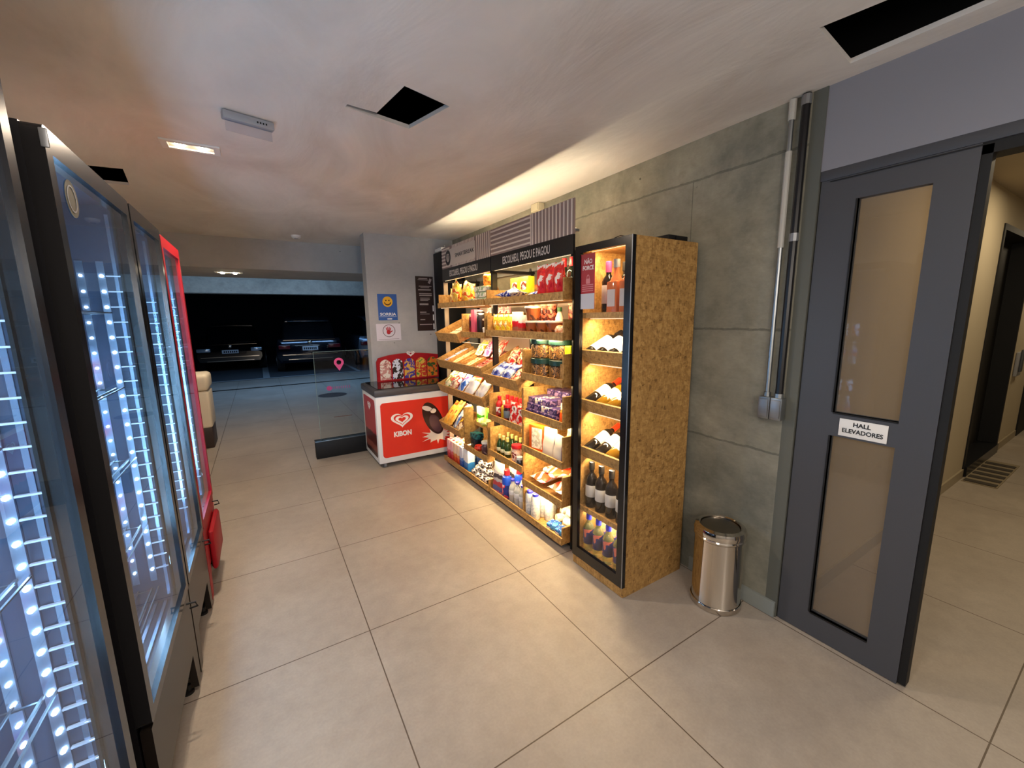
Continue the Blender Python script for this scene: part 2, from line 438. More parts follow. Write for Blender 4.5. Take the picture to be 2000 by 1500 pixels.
def build_door():
    d = bpy.data.objects.new('door_1', None); C.objects.link(d); d.location = (2.155, .66, 0); d['kind'] = 'structure'
    Tm = frame((2.155, 0, 0), (0, -1, 0), (0, 0, 1))
    outer = [(-.895, 0.005), (-.425, .005), (-.425, 2.165), (-.895, 2.165)]
    g1 = [(-.757, 1.125), (-.535, 1.125), (-.535, 2.03), (-.757, 2.03)]
    g2 = [(-.757, .125), (-.535, .125), (-.535, 1.018), (-.757, 1.018)]
    ob('door_panel', poly([outer, g1, g2], Tm @ Matrix.Translation((0, 0, -.035)), .035), DOORG, d)
    ob('glass', box(2.172, 2.178, .535, .757, 1.125, 2.03), TGLASS, d)
    ob('glass', box(2.172, 2.178, .535, .757, .125, 1.018), TGLASS, d)
    bm = bmesh.new()
    for z0, z1 in ((1.125, 2.03), (.125, 1.018)):
        bx(bm, 2.152, 2.190, .757, .763, z0, z1); bx(bm, 2.152, 2.19, .535, .757, z0 - .006, z0)
    ob('glazing_bead', mesh_of(bm), BLK, d)
    ob('edge_seal', box(2.160, 2.205, .398, .424, .012, 2.12), BLK, d)
    f = bpy.data.objects.new('trim_6', None); C.objects.link(f); f.location = (2.15, 0, 2.1); f['kind'] = 'structure'
    ob('door_frame_head', boxes([(2.150, 2.235, -.75, .9, 2.128, 2.172)], bev=.002), DOORG, f)
    ob('door_frame_groove', box(2.148, 2.150, .42, .86, 2.118, 2.122), BLK, f)
    ob('door_frame_lower_edge', box(2.160, 2.25, -.75, .424, 2.09, 2.128), BLK, f)
    ob('door_frame_jamb', box(2.15, 2.235, -.75, -.70, 0, 2.128), DOORG, f)
    s = root('door_sign', (2.152, .645, 1.065), 'white sign reading HALL ELEVADORES on the dark grey door', 'sign')
    s['category'] = 'sign'
    ob('plate', box(2.1505, 2.1545, .562, .728, 1.027, 1.104, bev=.001), WHITE, s)
    bk = mat('sign_black', (.01, .01, .012), .5)
    T1 = F_right(2.1500, .648, 1.083); T2 = F_right(2.1500, .645, 1.053)
    ob('lettering', text_mesh('HALL', .026, T1, .0008, bold=.0006), bk, s)
    ob('lettering', text_mesh('ELEVADORES', .026, T2, .0008, w=.14, bold=.0006), bk, s)
build_door()

# ------------------------------------------------------------------ fittings
def fittings():
    r = root('recessed_downlight', (-.215, 2.95, 2.51), 'lit rectangular recessed twin downlight in the ceiling above the coolers', 'light')
    ob('trim_frame', poly([[(-.345, 2.885), (-.085, 2.885), (-.085, 3.015), (-.345, 3.015)], [(-.315, 2.91), (-.115, 2.91), (-.115, 2.99), (-.315, 2.99)]], Matrix.Translation((0, 0, 2.500)), .009), WHITE, r)
    ob('housing', boxes([(-.325, -.105, 2.9, 3.0, 2.535, 2.54), (-.33, -.315, 2.9, 3.0, 2.51, 2.535), (-.115, -.10, 2.9, 3.0, 2.51, 2.535)]), WHITE, r)
    for x in (-.265, -.165):
        ob('bulb', lathe([(0, 2.498), (.018, 2.50), (.024, 2.508), (.02, 2.519)], 16), BULB, r).data.transform(Matrix.Translation((x - r.location.x + .215 - .215 + .215, 2.95 - 2.95 + 2.95 - 2.95, 0)) if False else Matrix.Translation((x, 2.95, 0)))
    r2 = root('soffit_downlight', (-.25, 6.25, 2.165), 'lit recessed twin downlight in the beam over the garage opening', 'light')
    ob('trim_frame', poly([[(-.39, 6.17), (-.10, 6.17), (-.10, 6.33), (-.39, 6.33)], [(-.36, 6.2), (-.13, 6.2), (-.13, 6.3), (-.36, 6.3)]], Matrix.Translation((0, 0, 2.158)), .006), WHITE, r2)
    for x in (-.31, -.18):
        ob('bulb', lathe([(0, 2.140), (.02, 2.143), (.026, 2.152), (.02, 2.160)], 16), BULB, r2).data.transform(Matrix.Translation((x, 6.25, 0)))
    e = root('emergency_light', (.055, 2.41, 2.50), 'slim grey emergency light unit hanging under the ceiling near the square opening', 'light')
    Te = Matrix.Translation((.055, 2.41, 0)) @ Matrix.Rotation(R(13), 4, 'Z')
    me = box(-.105, .105, -.02, .02, 2.472, 2.508, bev=.006); me.transform(Te); ob('housing', me, GREYP, e)
    me = box(-.095, .095, -.002, .002, 2.425, 2.472); me.transform(Te); ob('acrylic_plate', me, m_glass('acrylic', (.9, .92, .95)), e)
    me = boxes([(.03 + i * .012, .036 + i * .012, -.0215, -.0198, 2.484, 2.492) for i in range(4)]); me.transform(Te); ob('indicator', me, BLK, e)
    s = root('smoke_detector', (.462, 5.36, 2.51), 'small round white smoke detector on the ceiling by the beam', 'smoke detector')
    me = lathe([(0, 2.478), (.035, 2.479), (.05, 2.49), (.052, 2.51), (0, 2.51)], 28); me.transform(Matrix.Translation((.462, 5.36, 0))); ob('detector_body', me, WHITE, s)
    me = lathe([(0, 2.472), (.018, 2.473), (.022, 2.479)], 20); me.transform(Matrix.Translation((.462, 5.36, 0))); ob('sensor_cap', me, GREYP, s)
    # hall
    h = root('ceiling_slot_fitting', (5.2, .2, 2.55), 'black slot fitting in the hall ceiling', 'fitting')
    ob('slot_frame', box(4.25, 4.62, -.9, .60, 2.53, 2.556), BLK, h)
    i = root('intercom', (7.2, .88, 1.0), 'wall intercom handset beside the dark hall door', 'intercom')
    ob('base_unit', box(7.10, 7.32, .855, .884, .83, 1.10, bev=.008), GREYP, i)
    ob('handset', box(7.13, 7.20, .832, .856, .88, 1.13, bev=.01), mat('handset_grey', hexc('54575c'), .4), i)
    m = root('floor_mat', (5.92, .75, 0), 'striped floor grate in front of the dark hall door', 'mat')
    ob('tray', box(5.42, 6.42, .64, .86, 0, .006), mat('mat_beige', hexc('8d8068'), .7), m)
    ob('bar', boxes([(5.44 + k * .16, 5.52 + k * .16, .65, .85, .006, .012) for k in range(6)]), mat('mat_dark', hexc('3f382f'), .7), m)
    # conduits and box
    g = root('metal_conduit', (2.128, 1.02, 1.17), 'thin galvanised conduit running up the concrete wall', 'conduit')
    ob('pipe', tube([(2.130, 1.028, 1.165), (2.130, 1.028, 1.45), (2.130, 1.028, 1.9), (2.130, 1.028, 2.505)], .0105), GALV, g)
    ob('upper_sleeve', tube([(2.130, 1.028, 1.87), (2.130, 1.028, 2.29)], .0135), mat('white_sleeve', hexc('b9b8b2'), .5), g)
    ob('coupling', tube([(2.130, 1.028, 2.42), (2.130, 1.028, 2.505)], .015), mat('white_sleeve', hexc('b9b8b2'), .5), g)
    g = root('black_conduit', (2.126, .972, 1.17), 'black conduit beside the galvanised one on the concrete wall', 'conduit')
    ob('pipe', tube([(2.126, .972, 1.165), (2.126, .972, 1.6), (2.126, .972, 2.505)], .017), BLACKM, g)
    ob('clamp', tube([(2.126, .972, 1.89), (2.126, .972, 1.925)], .0195), GREYM, g)
    ob('clamp', tube([(2.126, .972, 2.46), (2.126, .972, 2.5)], .0195), GREYM, g)
    j = root('junction_box', (2.12, 1.0, 1.10), 'double grey metal junction box at the foot of the conduits', 'electrical box')
    ob('box_body', box(2.096, 2.144, .998, 1.052, 1.050, 1.160, bev=.004), GALV, j)
    ob('box_body', box(2.096, 2.144, .943, .996, 1.050, 1.160, bev=.004), GALV, j)
    ob('cover', box(2.090, 2.096, 1.004, 1.047, 1.062, 1.15, bev=.002), GREYM, j)
    ob('cover', box(2.090, 2.096, .949, .991, 1.062, 1.15, bev=.002), GREYM, j)
    ob('connector', tube([(2.130, 1.028, 1.158), (2.130, 1.028, 1.18)], .016), GALV, j)
    ob('connector', tube([(2.126, .972, 1.158), (2.126, .972, 1.18)], .021), GALV, j)
    j = root('ceiling_junction_box', (2.12, 2.96, 2.47), 'small white junction box where the concrete wall meets the ceiling', 'electrical box')
    ob('box_body', box(2.08, 2.144, 2.92, 3.03, 2.445, 2.508, bev=.003), mat('ivory_plastic', hexc('c9c1a6'), .5), j)
    ob('box_cover', box(2.076, 2.081, 2.93, 3.02, 2.452, 2.502), mat('ivory_plastic', hexc('c9c1a6'), .5), j)
    # swing-top bin
    b = root('waste_bin', (2.005, 1.145, 0), 'polished steel swing-top bin against the concrete wall', 'bin')
    L = lambda prof, n=48: (lambda me: (me.transform(Matrix.Translation((2.005, 1.145, 0))), me)[1])(lathe(prof, n))
    ob('bin_body', L([(0, .004), (.122, .004), (.125, .012), (.125, .030), (.121, .036), (.121, .395), (0, .395)]), CHROME, b)
    ob('base_ring', L([(.1255, .002), (.1275, .006), (.1275, .030), (.1245, .034)]), CHROME, b)
    ob('lid_rim', L([(.1225, .390), (.1265, .395), (.1265, .402), (.1225, .407), (.127, .412), (.128, .430), (.122, .448), (.104, .456), (.098, .452), (.098, .440)]), CHROME, b)
    ob('swing_lid', L([(0, .450), (.05, .449), (.094, .445), (.096, .440), (0, .436)]), mat('brushed_lid', hexc('8f887d'), .32, 1), b)
fittings()

def posters():
    T = F_front(1.19, 4.849, 1.55)
    p = root('smile_poster', (1.3, 4.848, 1.55), 'blue SORRIA poster with a yellow smiling face on the grey pillar', 'poster')
    ob('sheet', poly([[(0, 0), (.222, 0), (.222, .30), (0, .30)]], T @ Matrix.Translation((0, 0, -.001)), .0025), mat('poster_blue', hexc('2f5ea8'), .5), p)
    T2 = T @ Matrix.Translation((0, 0, .0016))
    ye = mat('poster_yellow', hexc('f0b429'), .5); dk = mat('poster_dark', hexc('5a2a10'), .5)
    ob('face_print', poly([ellipse(.113, .212, .058, .06)], T2, .0006), ye, p)
    T3 = T @ Matrix.Translation((0, 0, .0024))
    sm = ellipse(.113, .212, .042, .042, 16, 190, 350) + ellipse(.113, .212, .033, .028, 16, 350, 190)
    ob('smile_print', poly([sm], T3, .0004), dk, p)
    for cx in (.095, .130): ob('eye_print', poly([ellipse(cx, .226, .009, .009, 14)], T3, .0004), dk, p)
    ob('lettering', text_mesh('SORRIA', .046, T2 @ Matrix.Translation((.111, .068, 0)), .0006, w=.185, bold=.0012), mat('poster_white', hexc('eeeeee'), .5), p)
    ob('underline_print', poly([[(.012, .040), (.21, .040), (.21, .043), (.012, .043)]], T2, .0004), mat('poster_white', hexc('eeeeee'), .5), p)
    ob('footer_print', poly([[(.10, .008), (.155, .008), (.155, .022), (.10, .022)]], T2, .0004), mat('poster_white', hexc('eeeeee'), .5), p)
    T = F_front(1.155, 4.849, 1.315)
    p = root('hand_sign', (1.3, 4.848, 1.31), 'white paper sign with a red hand in a circle below the blue poster', 'sign')
    ob('sheet', poly([[(0, 0), (.285, 0), (.285, .195), (0, .195)]], T @ Matrix.Translation((0, 0, -.001)), .0025), mat('paper_white', hexc('dcd6de'), .6), p)
    T2 = T @ Matrix.Translation((0, 0, .0016)); rd = mat('sign_red', hexc('b3202c'), .5)
    ob('ring_print', poly([ellipse(.145, .112, .073, .073, 36), ellipse(.145, .112, .066, .066, 36)], T2, .0005), mat('sign_grey', hexc('6a5558'), .5), p)
    bm = bmesh.new()
    poly_into(bm, [ellipse(.140, .098, .024, .027, 20)], T2, .0006)
    for cx, a, ln in ((.122, 14, .036), (.134, 4, .045), (.147, -4, .043), (.159, -14, .034)):
        poly_into(bm, [ellipse(cx + math.sin(R(-a)) * .018, .120 + ln * .35, .0055, ln * .6, 14, rot=R(a))], T2 @ Matrix.Translation((0, 0, .0001)), .0006)
    poly_into(bm, [ellipse(.172, .103, .006, .022, 14, rot=R(-55))], T2 @ Matrix.Translation((0, 0, .0002)), .0006)
    ob('hand_print', mesh_of(bm), rd, p)
    ob('caption_print', poly([[(.02, .012), (.26, .015), (.26, .018), (.02, .015)]], T2, .0004), mat('sign_grey', hexc('6a5558'), .5), p)
    T = F_front(1.648, 4.849, 1.415)
    p = root('instruction_poster', (1.75, 4.848, 1.41), 'dark brown instruction poster beside the shelving unit', 'poster')
    ob('sheet', poly([[(0, 0), (.222, 0), (.222, .65), (0, .65)]], T @ Matrix.Translation((0, 0, -.001)), .003), mat('poster_brown', hexc('2a1a1b'), .4), p)
    T2 = T @ Matrix.Translation((0, 0, .0022)); lt = mat('poster_print', hexc('a89d9c'), .5)
    for z, x0, x1, h in ((.62, .04, .15, .008), (.605, .03, .16, .006), (.53, .04, .2, .007), (.515, .06, .17, .006), (.485, .03, .19, .012), (.44, .04, .2, .01), (.42, .04, .2, .01),
                         (.39, .05, .17, .007), (.375, .05, .17, .007), (.36, .05, .15, .007), (.31, .04, .15, .02), (.22, .04, .12, .01), (.20, .04, .16, .006), (.13, .04, .1, .01), (.07, .03, .19, .012)):
        ob('lettering', poly([[(x0, z), (x1, z), (x1, z + h), (x0, z + h)]], T2, .0004), lt, p)
    ph = ob('phone_print', poly([[(.155, .575), (.18, .56), (.205, .615), (.18, .63)]], T2, .0005), lt, p)
    ob('edge_reflection', boxes([(1.850, 1.863, 4.845, 4.848, 1.43 + k * .11, 1.50 + k * .11) for k in range(3)]), mat('poster_white', hexc('eeeeee'), .5), p)  # white strips standing in for reflections along the poster edge
posters()

# ------------------------------------------------------------------ glass guard with black plinth
def guard():
    g = root('glass_guard', (.75, 4.96, 0), 'glass panel on a black plinth beside the pillar, with a pink pin mark', 'glass panel')
    ob('plinth', box(.42, 1.083, 4.93, 5.03, 0, .195, bev=.003), BLK, g)
    ob('plinth_cap', box(.418, 1.084, 4.925, 5.03, .195, .207, bev=.002), mat('bluish_highlight', hexc('6c7a86'), .25, .8), g)  # bluish tone paints the highlight along the plinth top
    ob('glass_pane', box(.485, 1.08, 4.972, 4.980, .207, 1.213), m_glass('guard_glass', (.90, .94, .95)), g)
    ob('glass_edge', boxes([(.483, .486, 4.971, 4.981, .207, 1.214), (.485, 1.08, 4.971, 4.981, 1.212, 1.216)]), mat('glass_edge_green', hexc('7d9590'), .2), g)
    T = F_front(.742, 4.9705, 1.085)
    pk = mat('pink_print', hexc('e0508a'), .5, emit=hexc('e0508a'), es=0.0)
    pts = []
    for i in range(25):
        a = R(-35 + 250 * i / 24); pts.append((.052 * math.cos(a), .052 * math.sin(a)))
    pts.append((0, -.098))
    ob('pin_mark', poly([pts, ellipse(0, 0, .026, .026, 20)], T, .001), pk, g)
    T = F_front(.618, 4.9705, .796)
    ob('dot_mark', poly([ellipse(0, 0, .028, .028, 20)], T, .001), mat('pink_dim', hexc('a8407a'), .5), g)
    ob('lettering', text_mesh('|||||||||', .032, F_front(.745, 4.9705, .80), .0008, w=.19), mat('pink_dim', hexc('a8407a'), .5), g)
    ob('line_mark', box(.64, .84, 4.9700, 4.9715, .452, .458), mat('poster_dark', hexc('5a2a10')), g)
    m = root('drain_cover', (1.19, 9.15, 0), 'round floor drain cover out in the garage', 'drain cover')
    me = lathe([(0, .004), (.26, .004), (.28, .001)], 32); me.transform(Matrix.Translation((1.19, 9.15, 0))); ob('cover_plate', me, mat('dark_iron', hexc('2c2f33'), .5), m)
guard()

# ------------------------------------------------------------------ chest freezer
def heart(cx, cy, s, k=1.0, n=40):
    out = []
    for i in range(n):
        t = 2 * PI * i / n
        x = 16 * math.sin(t) ** 3; y = 13 * math.cos(t) - 5 * math.cos(2 * t) - 2 * math.cos(3 * t) - math.cos(4 * t)
        out.append((cx + s * x / 16 * 1.34 * k, cy + s * (y + 2) / 16 * k))
    return out[::-1]
def kibon(T, s, m, parent, name='heart_mark'):
    bm = bmesh.new()
    poly_into(bm, [heart(0, 0, s), heart(0, s * .06, s * .76)], T, .0008)
    poly_into(bm, [heart(0, .02 * s, s * .60), heart(0, s * .05, s * .34)], T, .0008)
    return ob(name, mesh_of(bm), m, parent)
def freezer():
    f = root('chest_freezer', (1.37, 4.5, 0), 'red and white ice cream chest freezer between the pillar and the shelves', 'freezer')
    x0, x1, y0, y1 = .942, 1.80, 4.2, 4.82
    ob('body', box(x0, x1, y0, y1, .055, .775, bev=.012), WHITE, f)
    ob('lid_frame', box(x0 - .01, x1 + .01, y0 - .012, y1 + .01, .775, .845, bev=.014), mat('lid_grey', hexc('4a474a'), .35), f)
    ob('lid_glass', box(x0 + .035, x1 - .035, y0 + .03, y1 - .03, .845, .853), mat('dark_lid_glass', hexc('1a1a1c'), .06, 0, .8), f)
    T = F_front(0, y0, 0)
    ob('front_panel', poly([rrect(.985, .115, 1.765, .705, .035)], T, .0015), KRED, f)
    T2 = F_front(1.205, y0 - .0016, .445); wh = mat('print_white', hexc('f0ece8'), .5)
    kibon(T2 @ Matrix.Translation((0, .055, 0)), .088, wh, f)
    ob('lettering', text_mesh('KIBON', .074, T2 @ Matrix.Translation((0, -.092, 0)), .0008, w=.19, bold=.0035), wh, f)
    kb = F_front(1.52, y0 - .0016, .44)
    dk = mat('chocolate_print', hexc('2c1414'), .35); cr = mat('cream_print', hexc('efe0cf'), .5)
    # cream splash
    sp = []
    for i in range(48):
        a = 2 * PI * i / 48; rr = (.085 + .05 * (i % 4 == 0) + .012 * math.sin(i * 2.3)); sp.append((rr * 1.45 * math.cos(a) + .075, rr * .72 * math.sin(a) - .165))
    ob('splash_print', poly([sp], kb, .0006), cr, f)
    ob('ice_cream_print', poly([ellipse(.03, .03, .098, .20, 40, rot=R(24))], kb @ Matrix.Translation((0, 0, .0007)), .0008), dk, f)
    bm = bmesh.new(); poly_into(bm, [ellipse(-.035, .150, .060, .026, 20, rot=R(-20))], kb @ Matrix.Translation((0, 0, .0016)), .0006)
    poly_into(bm, [ellipse(.035, .115, .034, .026, 20)], kb @ Matrix.Translation((0, 0, .0016)), .0006)
    ob('bite_print', mesh_of(bm), cr, f)
    ob('gloss_print', poly([ellipse(.055, -.03, .06, .11, 30, rot=R(24))], kb @ Matrix.Translation((0, 0, .0016)), .0004), mat('chocolate_sheen', hexc('4a3440'), .3), f)
    # side panel
    T = F_front(0, 0, 0)
    Ts = frame((x0, y0 + .05, 0), (0, 1, 0), (0, 0, 1)) @ Matrix.Diagonal((1, 1, -1, 1))
    Ts = frame((x0, 0, 0), (0, -1, 0), (0, 0, 1))
    ob('side_panel', poly([rrect(-(y1 - .06), .11, -(y0 + .05), .735, .03)], Ts, .0015), m_bands('side_print', [(0, '3a1a18'), (.2, '8c4a3c'), (.3, '5a2018'), (.45, 'b8323a')], .8), f)
    kibon(frame((x0 - .0016, 4.5, .64), (0, -1, 0), (0, 0, 1)), .05, wh, f)
    for x, y in ((x0 + .07, y0 + .06), (x1 - .07, y0 + .06), (x0 + .07, y1 - .06), (x1 - .07, y1 - .06)):
        bm = bmesh.new(); tube_into(bm, [(x - .012, y, .026), (x + .012, y, .026)], .0255, 18)
        c = ob('caster', mesh_of(bm, smooth=True), mat('caster_grey', hexc('8b8b8c'), .4), f)
        ob('fork', box(x - .02, x + .02, y - .016, y + .02, .040, .060), BLACKM, c)
    # backboard sign
    s = root('ice_cream_sign', (1.46, 4.72, .853), 'red ice cream picture board standing at the back of the freezer', 'sign')
    top = [(1.10, .853), (1.84, .853), (1.84, 1.13)] + [(1.84 - .74 * i / 16, 1.13 + .035 * math.sin(PI * min(1, i / 16 * 1.0)) ) for i in range(1, 14)] + [(1.125, 1.125), (1.10, 1.08)]
    ob('board', poly([top], F_front(0, 4.745, 0), .03), RED, s)
    pics = [('3b1d16', 'c98f86', 'e8ddd0'), ('3f58b5', 'dfe3f0', '2b1d1c'), ('c77a1e', '3f3a9c', 'e0b04a'), ('3f8f3c', 'd9b44b', 'c8402a'), ('c8a01e', 'e0702a', '3a5a2a')]
    for k in range(5):
        a = 1.135 + k * .141
        arch = [(a, .87), (a + .125, .87), (a + .125, 1.04)] + ellipse(a + .0625, 1.04, .0625, .065, 12, 0, 180)[1:-1] + [(a, 1.04)]
        ob('picture', poly([arch], F_front(0, 4.7148, 0), .0012), m_print('ice_picture_%s' % pics[k][0], pics[k], 22, .4), s)
    kibon(F_front(1.50, 4.714, 1.155), .036, mat('print_white', hexc('f0ece8'), .5), s)
    # tall black cabinet behind
    k = root('tall_black_cabinet', (2.0, 4.7, 0), 'tall narrow black cabinet in the corner behind the shelving unit', 'cabinet')
    ob('body', box(1.885, 2.135, 4.50, 4.84, 0, 2.33, bev=.004), BLK, k)
    ob('plinth', box(1.88, 2.14, 4.495, 4.845, 0, .08), BLACKM, k)
    wb = root('white_box', (1.95, 4.45, 2.34), 'small white box on top of the tall black cabinet', 'box')
    ob('housing', box(1.86, 1.99, 4.52, 4.72, 2.331, 2.365, bev=.004), WHITE, wb)
    ob('antenna', tube([(1.98, 4.7, 2.36), (1.98, 4.7, 2.42)], .004), WHITE, wb)
freezer()

# ------------------------------------------------------------------ shelving units
TILT = R(24); DX, DZ = math.cos(TILT), math.sin(TILT)
def slant_T(x, y, z):
    """frame of a slanted tray: local x runs up the tray, local z is its normal"""
    m = Matrix.Identity(4)
    m[0][0], m[2][0] = DX, DZ; m[0][2], m[2][2] = -DZ, DX; m[0][3], m[1][3], m[2][3] = x, y, z
    return m
def flat_shelf(parent, y0, y1, z, side=.05, name='shelf', left=None, right=None, x1=2.05, x0=1.585):
    bm = bmesh.new()
    bx(bm, x0 + .012, x1, y0, y1, z - .018, z); bx(bm, x0, x0 + .012, y0, y1, z - .02, z + .03)
    s = ob(name, mesh_of(bm), OSB, parent)
    for yy, h in ((y0, side if right is None else right), (y1 - .014, side if left is None else left)):
        if h: ob('side_board', box(x0 + .012, x1, yy, yy + .014, z, z + h), OSB, s)
    return s
def slant_tray(parent, y0, y1, z, dividers=(), x0=1.574, ln=.42):
    T = slant_T(x0, 0, z)
    bm = bmesh.new(); bx(bm, 0, ln, y0, y1, -.012, 0); bx(bm, 0, .012, y0, y1, 0, .082)
    me = mesh_of(bm); me.transform(T); s = ob('slanted_tray', me, OSB, parent)
    for yy in (y0, y1 - .013):
        me = box(.012, ln, yy, yy + .013, 0, .082); me.transform(T); ob('side_board', me, OSB, s)
    for yy in dividers:
        me = box(.012, ln - .05, yy, yy + .008, 0, .055); me.transform(T); ob('divider', me, OSB, s)
    return s
def lamp_strip(parent, y0, y1, z, power, x=1.625):
    ob('led_strip', box(x - .016, x - .010, y0 + .03, y1 - .03, z - .005, z - .001), LEDS, parent)
    area('shelf_led', (x + .002, (y0 + y1) / 2, z - .009), ((y1 - y0) * .9, .012), power, STRIP, (.55, 0, -.8), 170)

def gondola(y0, y1, label):
    g = root('shelving_unit', (1.85, (y0 + y1) / 2, 0), label, 'shelves', 'tall grocery shelving units along the concrete wall')
    for x, yy, m in ((1.660, y0 - .014, BLACKM), (2.04, y0 - .014, BLACKM), (1.660, y1 + .001, BLACKM if y0 < 2.5 else WALLBEIGE), (2.04, y1 + .001, BLACKM)):
        ob('post', box(x, x + (.045 if x < 2 else .03), yy, yy + .013, 0, 1.96), m, g)
    for z in (1.95, 1.80): ob('rail', box(2.045, 2.065, y0, y1, z, z + .028), GREYM, g)
    ob('top_rail', box(1.66, 2.07, y0 - .01, y0 + .015, 1.925, 1.945), BLACKM, g)
    ob('top_rail', box(1.66, 2.07, y1 - .015, y1 + .01, 1.925, 1.945), BLACKM, g)
    ob('back_panel', box(2.066, 2.078, y0, y1, .08, 1.20), OSB, g)
    ob('upper_back_panel', box(2.066, 2.078, y0, y1, 1.20, 1.745), mat('pale_panel', hexc('d9c9bb'), .6), g)
    return g
RU = gondola(1.975, 2.975, 'shelving unit nearest the glass-door wine cabinet, with header reading only the slogan')
LU = gondola(3.005, 4.005, 'shelving unit next to the ice cream freezer, with round logo on its header')

a, b = 1.975, 2.975; mid = 2.455
flat_shelf(RU, a, b, 1.685, right=.115, left=.10); flat_shelf(RU, a, b, 1.437, right=.11, left=.14)
flat_shelf(RU, a, mid - .004, 1.142, right=.19, left=.19)
slant_tray(RU, mid, b, 1.035)
flat_shelf(RU, a, mid - .004, .866, right=.195, left=.19)
flat_shelf(RU, mid, b, .735, right=0, left=.20)
flat_shelf(RU, a, mid - .004, .600, right=.195, left=.19)
flat_shelf(RU, mid, b, .420, right=0, left=.22)
flat_shelf(RU, a, mid - .004, .332, right=.19, left=.08)
flat_shelf(RU, a, b, .066, right=.10, left=0, name='base_tray')
ob('column_board', box(1.60, 2.04, mid - .003, mid + .010, .085, 1.02), OSB, RU)
ob('base_recess', box(1.68, 2.05, a, b, .002, .046), BLK, RU)
a, b = 3.005, 4.005; ml = 3.495
flat_shelf(LU, a, b, 1.685, right=.02, left=.115)
slant_tray(LU, 3.47, b, 1.345)
flat_shelf(LU, a, 3.462, 1.412, right=.19, left=.19)
slant_tray(LU, a, b, 1.072, (3.30, 3.52, 3.60, 3.83)); slant_tray(LU, a, b, .815)
slant_tray(LU, ml + .01, b, .415, ln=.36)
flat_shelf(LU, a, ml - .01, .548, right=0, left=0, x0=1.72)
flat_shelf(LU, a, ml - .01, .332, right=.34, left=0)
flat_shelf(LU, a, b, .066, right=.085, left=0, name='base_tray')
ob('column_board', box(1.60, 1.70, ml - .008, ml + .006, .345, .715), OSB, LU)
ob('base_recess', box(1.68, 2.05, a, b, .002, .046), BLK, LU)

STR = mat('mauve_stripe', hexc('9c8781'), .6); STRL = mat('header_cream', hexc('e6d8cc'), .6)
def header(parent, y0, y1, left):
    h = ob('header_panel', box(1.655, 1.668, y0, y1, 2.052, 2.256), STR, parent)
    band = ob('slogan_band', box(1.652, 1.668, y0, y1, 1.938, 2.052), BLACKM, parent)
    X = 1.6532
    bm = bmesh.new(); W = y1 - y0
    if not left:
        ys = y0 + .44 * W
        n = 12
        for k in range(n):
            y = y0 + .012 + k * (.44 * W) / n; bx(bm, X, 1.656, y, y + .012, 2.053, 2.255)
        for k in range(6): bx(bm, X, 1.656, ys + .01, y1, 2.066 + k * .033, 2.078 + k * .033)
        bx(bm, X, 1.656, ys - .004, ys + .008, 2.053, 2.255)
    else:
        for k in range(7):
            y = y0 + .015 + k * .036; bx(bm, X, 1.656, y, y + .014, 2.053, 2.255)
        for k in range(6): bx(bm, X, 1.656, y1 - .20, y1, 2.066 + k * .033, 2.080 + k * .033)
        for k in range(18):
            y = y0 + .29 + k * .027; bx(bm, X, 1.656, y, y + .012, 2.225, 2.255)
            bx(bm, X, 1.656, y, y + .012, 2.053, 2.072)
    ob('header_stripes', mesh_of(bm), STRL, parent)
    if left:
        wp = ob('logo_plate', poly([rrect(-(y1 - .12), 2.072, -(y0 + .27), 2.225, .02)], frame((1.6528, 0, 0), (0, -1, 0), (0, 0, 1)), .002), mat('logo_plate_white', hexc('d8cdc2'), .5), parent)
        ob('logo_disc', poly([ellipse(0, 0, .062, .072, 32)], F_right(1.6506, y1 - .165, 2.148), .0015), BLACKM, parent)
        bm = bmesh.new()
        for s in (-1, 0, 1):
            poly_into(bm, [ellipse(s * .020, 0, .004, .042, 14, rot=-s * .25), ], F_right(1.6490, y1 - .165, 2.148), .0006)
        poly_into(bm, [ellipse(0, .0, .036, .036, 24), ellipse(0, 0, .031, .031, 24)], F_right(1.6488, y1 - .165, 2.148), .0006)
        ob('logo_mark', mesh_of(bm), STRL, parent)
        ob('lettering', text_mesh('SMARTBREAK', .05, F_right(1.6506, y0 + .49, 2.148), .001, w=.40), BLACKM, parent)
    wl = mat('slogan_white', hexc('cfc8c4'), .5)
    ob('lettering', text_mesh('ESCOLHEU, PEGOU E PAGOU', .078, F_right(1.6505, y0 + W * .52, 1.993), .001, w=.60, bold=.001), wl, parent)
header(RU, 1.962, 2.982, False); header(LU, 2.990, 4.012, True)
area('header_led', (1.705, 3.0, 2.11), (1.96, .02), 8, (1, .83, .55), (0.12, 0, 1), 175)
for yy, p in ((2.475, RU), (3.505, LU)):
    ob('led_strip', box(1.70, 1.712, yy - .47, yy + .47, 2.09, 2.10), LEDS, p)
    ob('led_carrier', box(1.668, 1.72, yy - .49, yy + .49, 2.075, 2.09), GREYM, p)
K = 1.0
lamp_strip(RU, 1.975, 2.975, 1.940, 5.5 * K, 1.68); lamp_strip(LU, 3.005, 4.005, 1.940, 5 * K, 1.68)
lamp_strip(RU, 1.975, 2.975, 1.667, 4.5 * K); lamp_strip(LU, 3.005, 4.005, 1.667, 4.5 * K)
lamp_strip(RU, 1.975, 2.975, 1.418, 5 * K); lamp_strip(LU, 3.02, 3.99, 1.340, 4 * K, 1.66)
lamp_strip(RU, 1.985, 2.445, 1.123, 3 * K); lamp_strip(RU, 2.47, 2.96, 1.035, 3 * K, 1.66); lamp_strip(LU, 3.02, 3.99, 1.065, 4 * K, 1.66)
lamp_strip(RU, 1.985, 2.445, .847, 3 * K); lamp_strip(RU, 2.47, 2.96, .716, 3 * K); lamp_strip(LU, 3.02, 3.99, .808, 4 * K, 1.66)
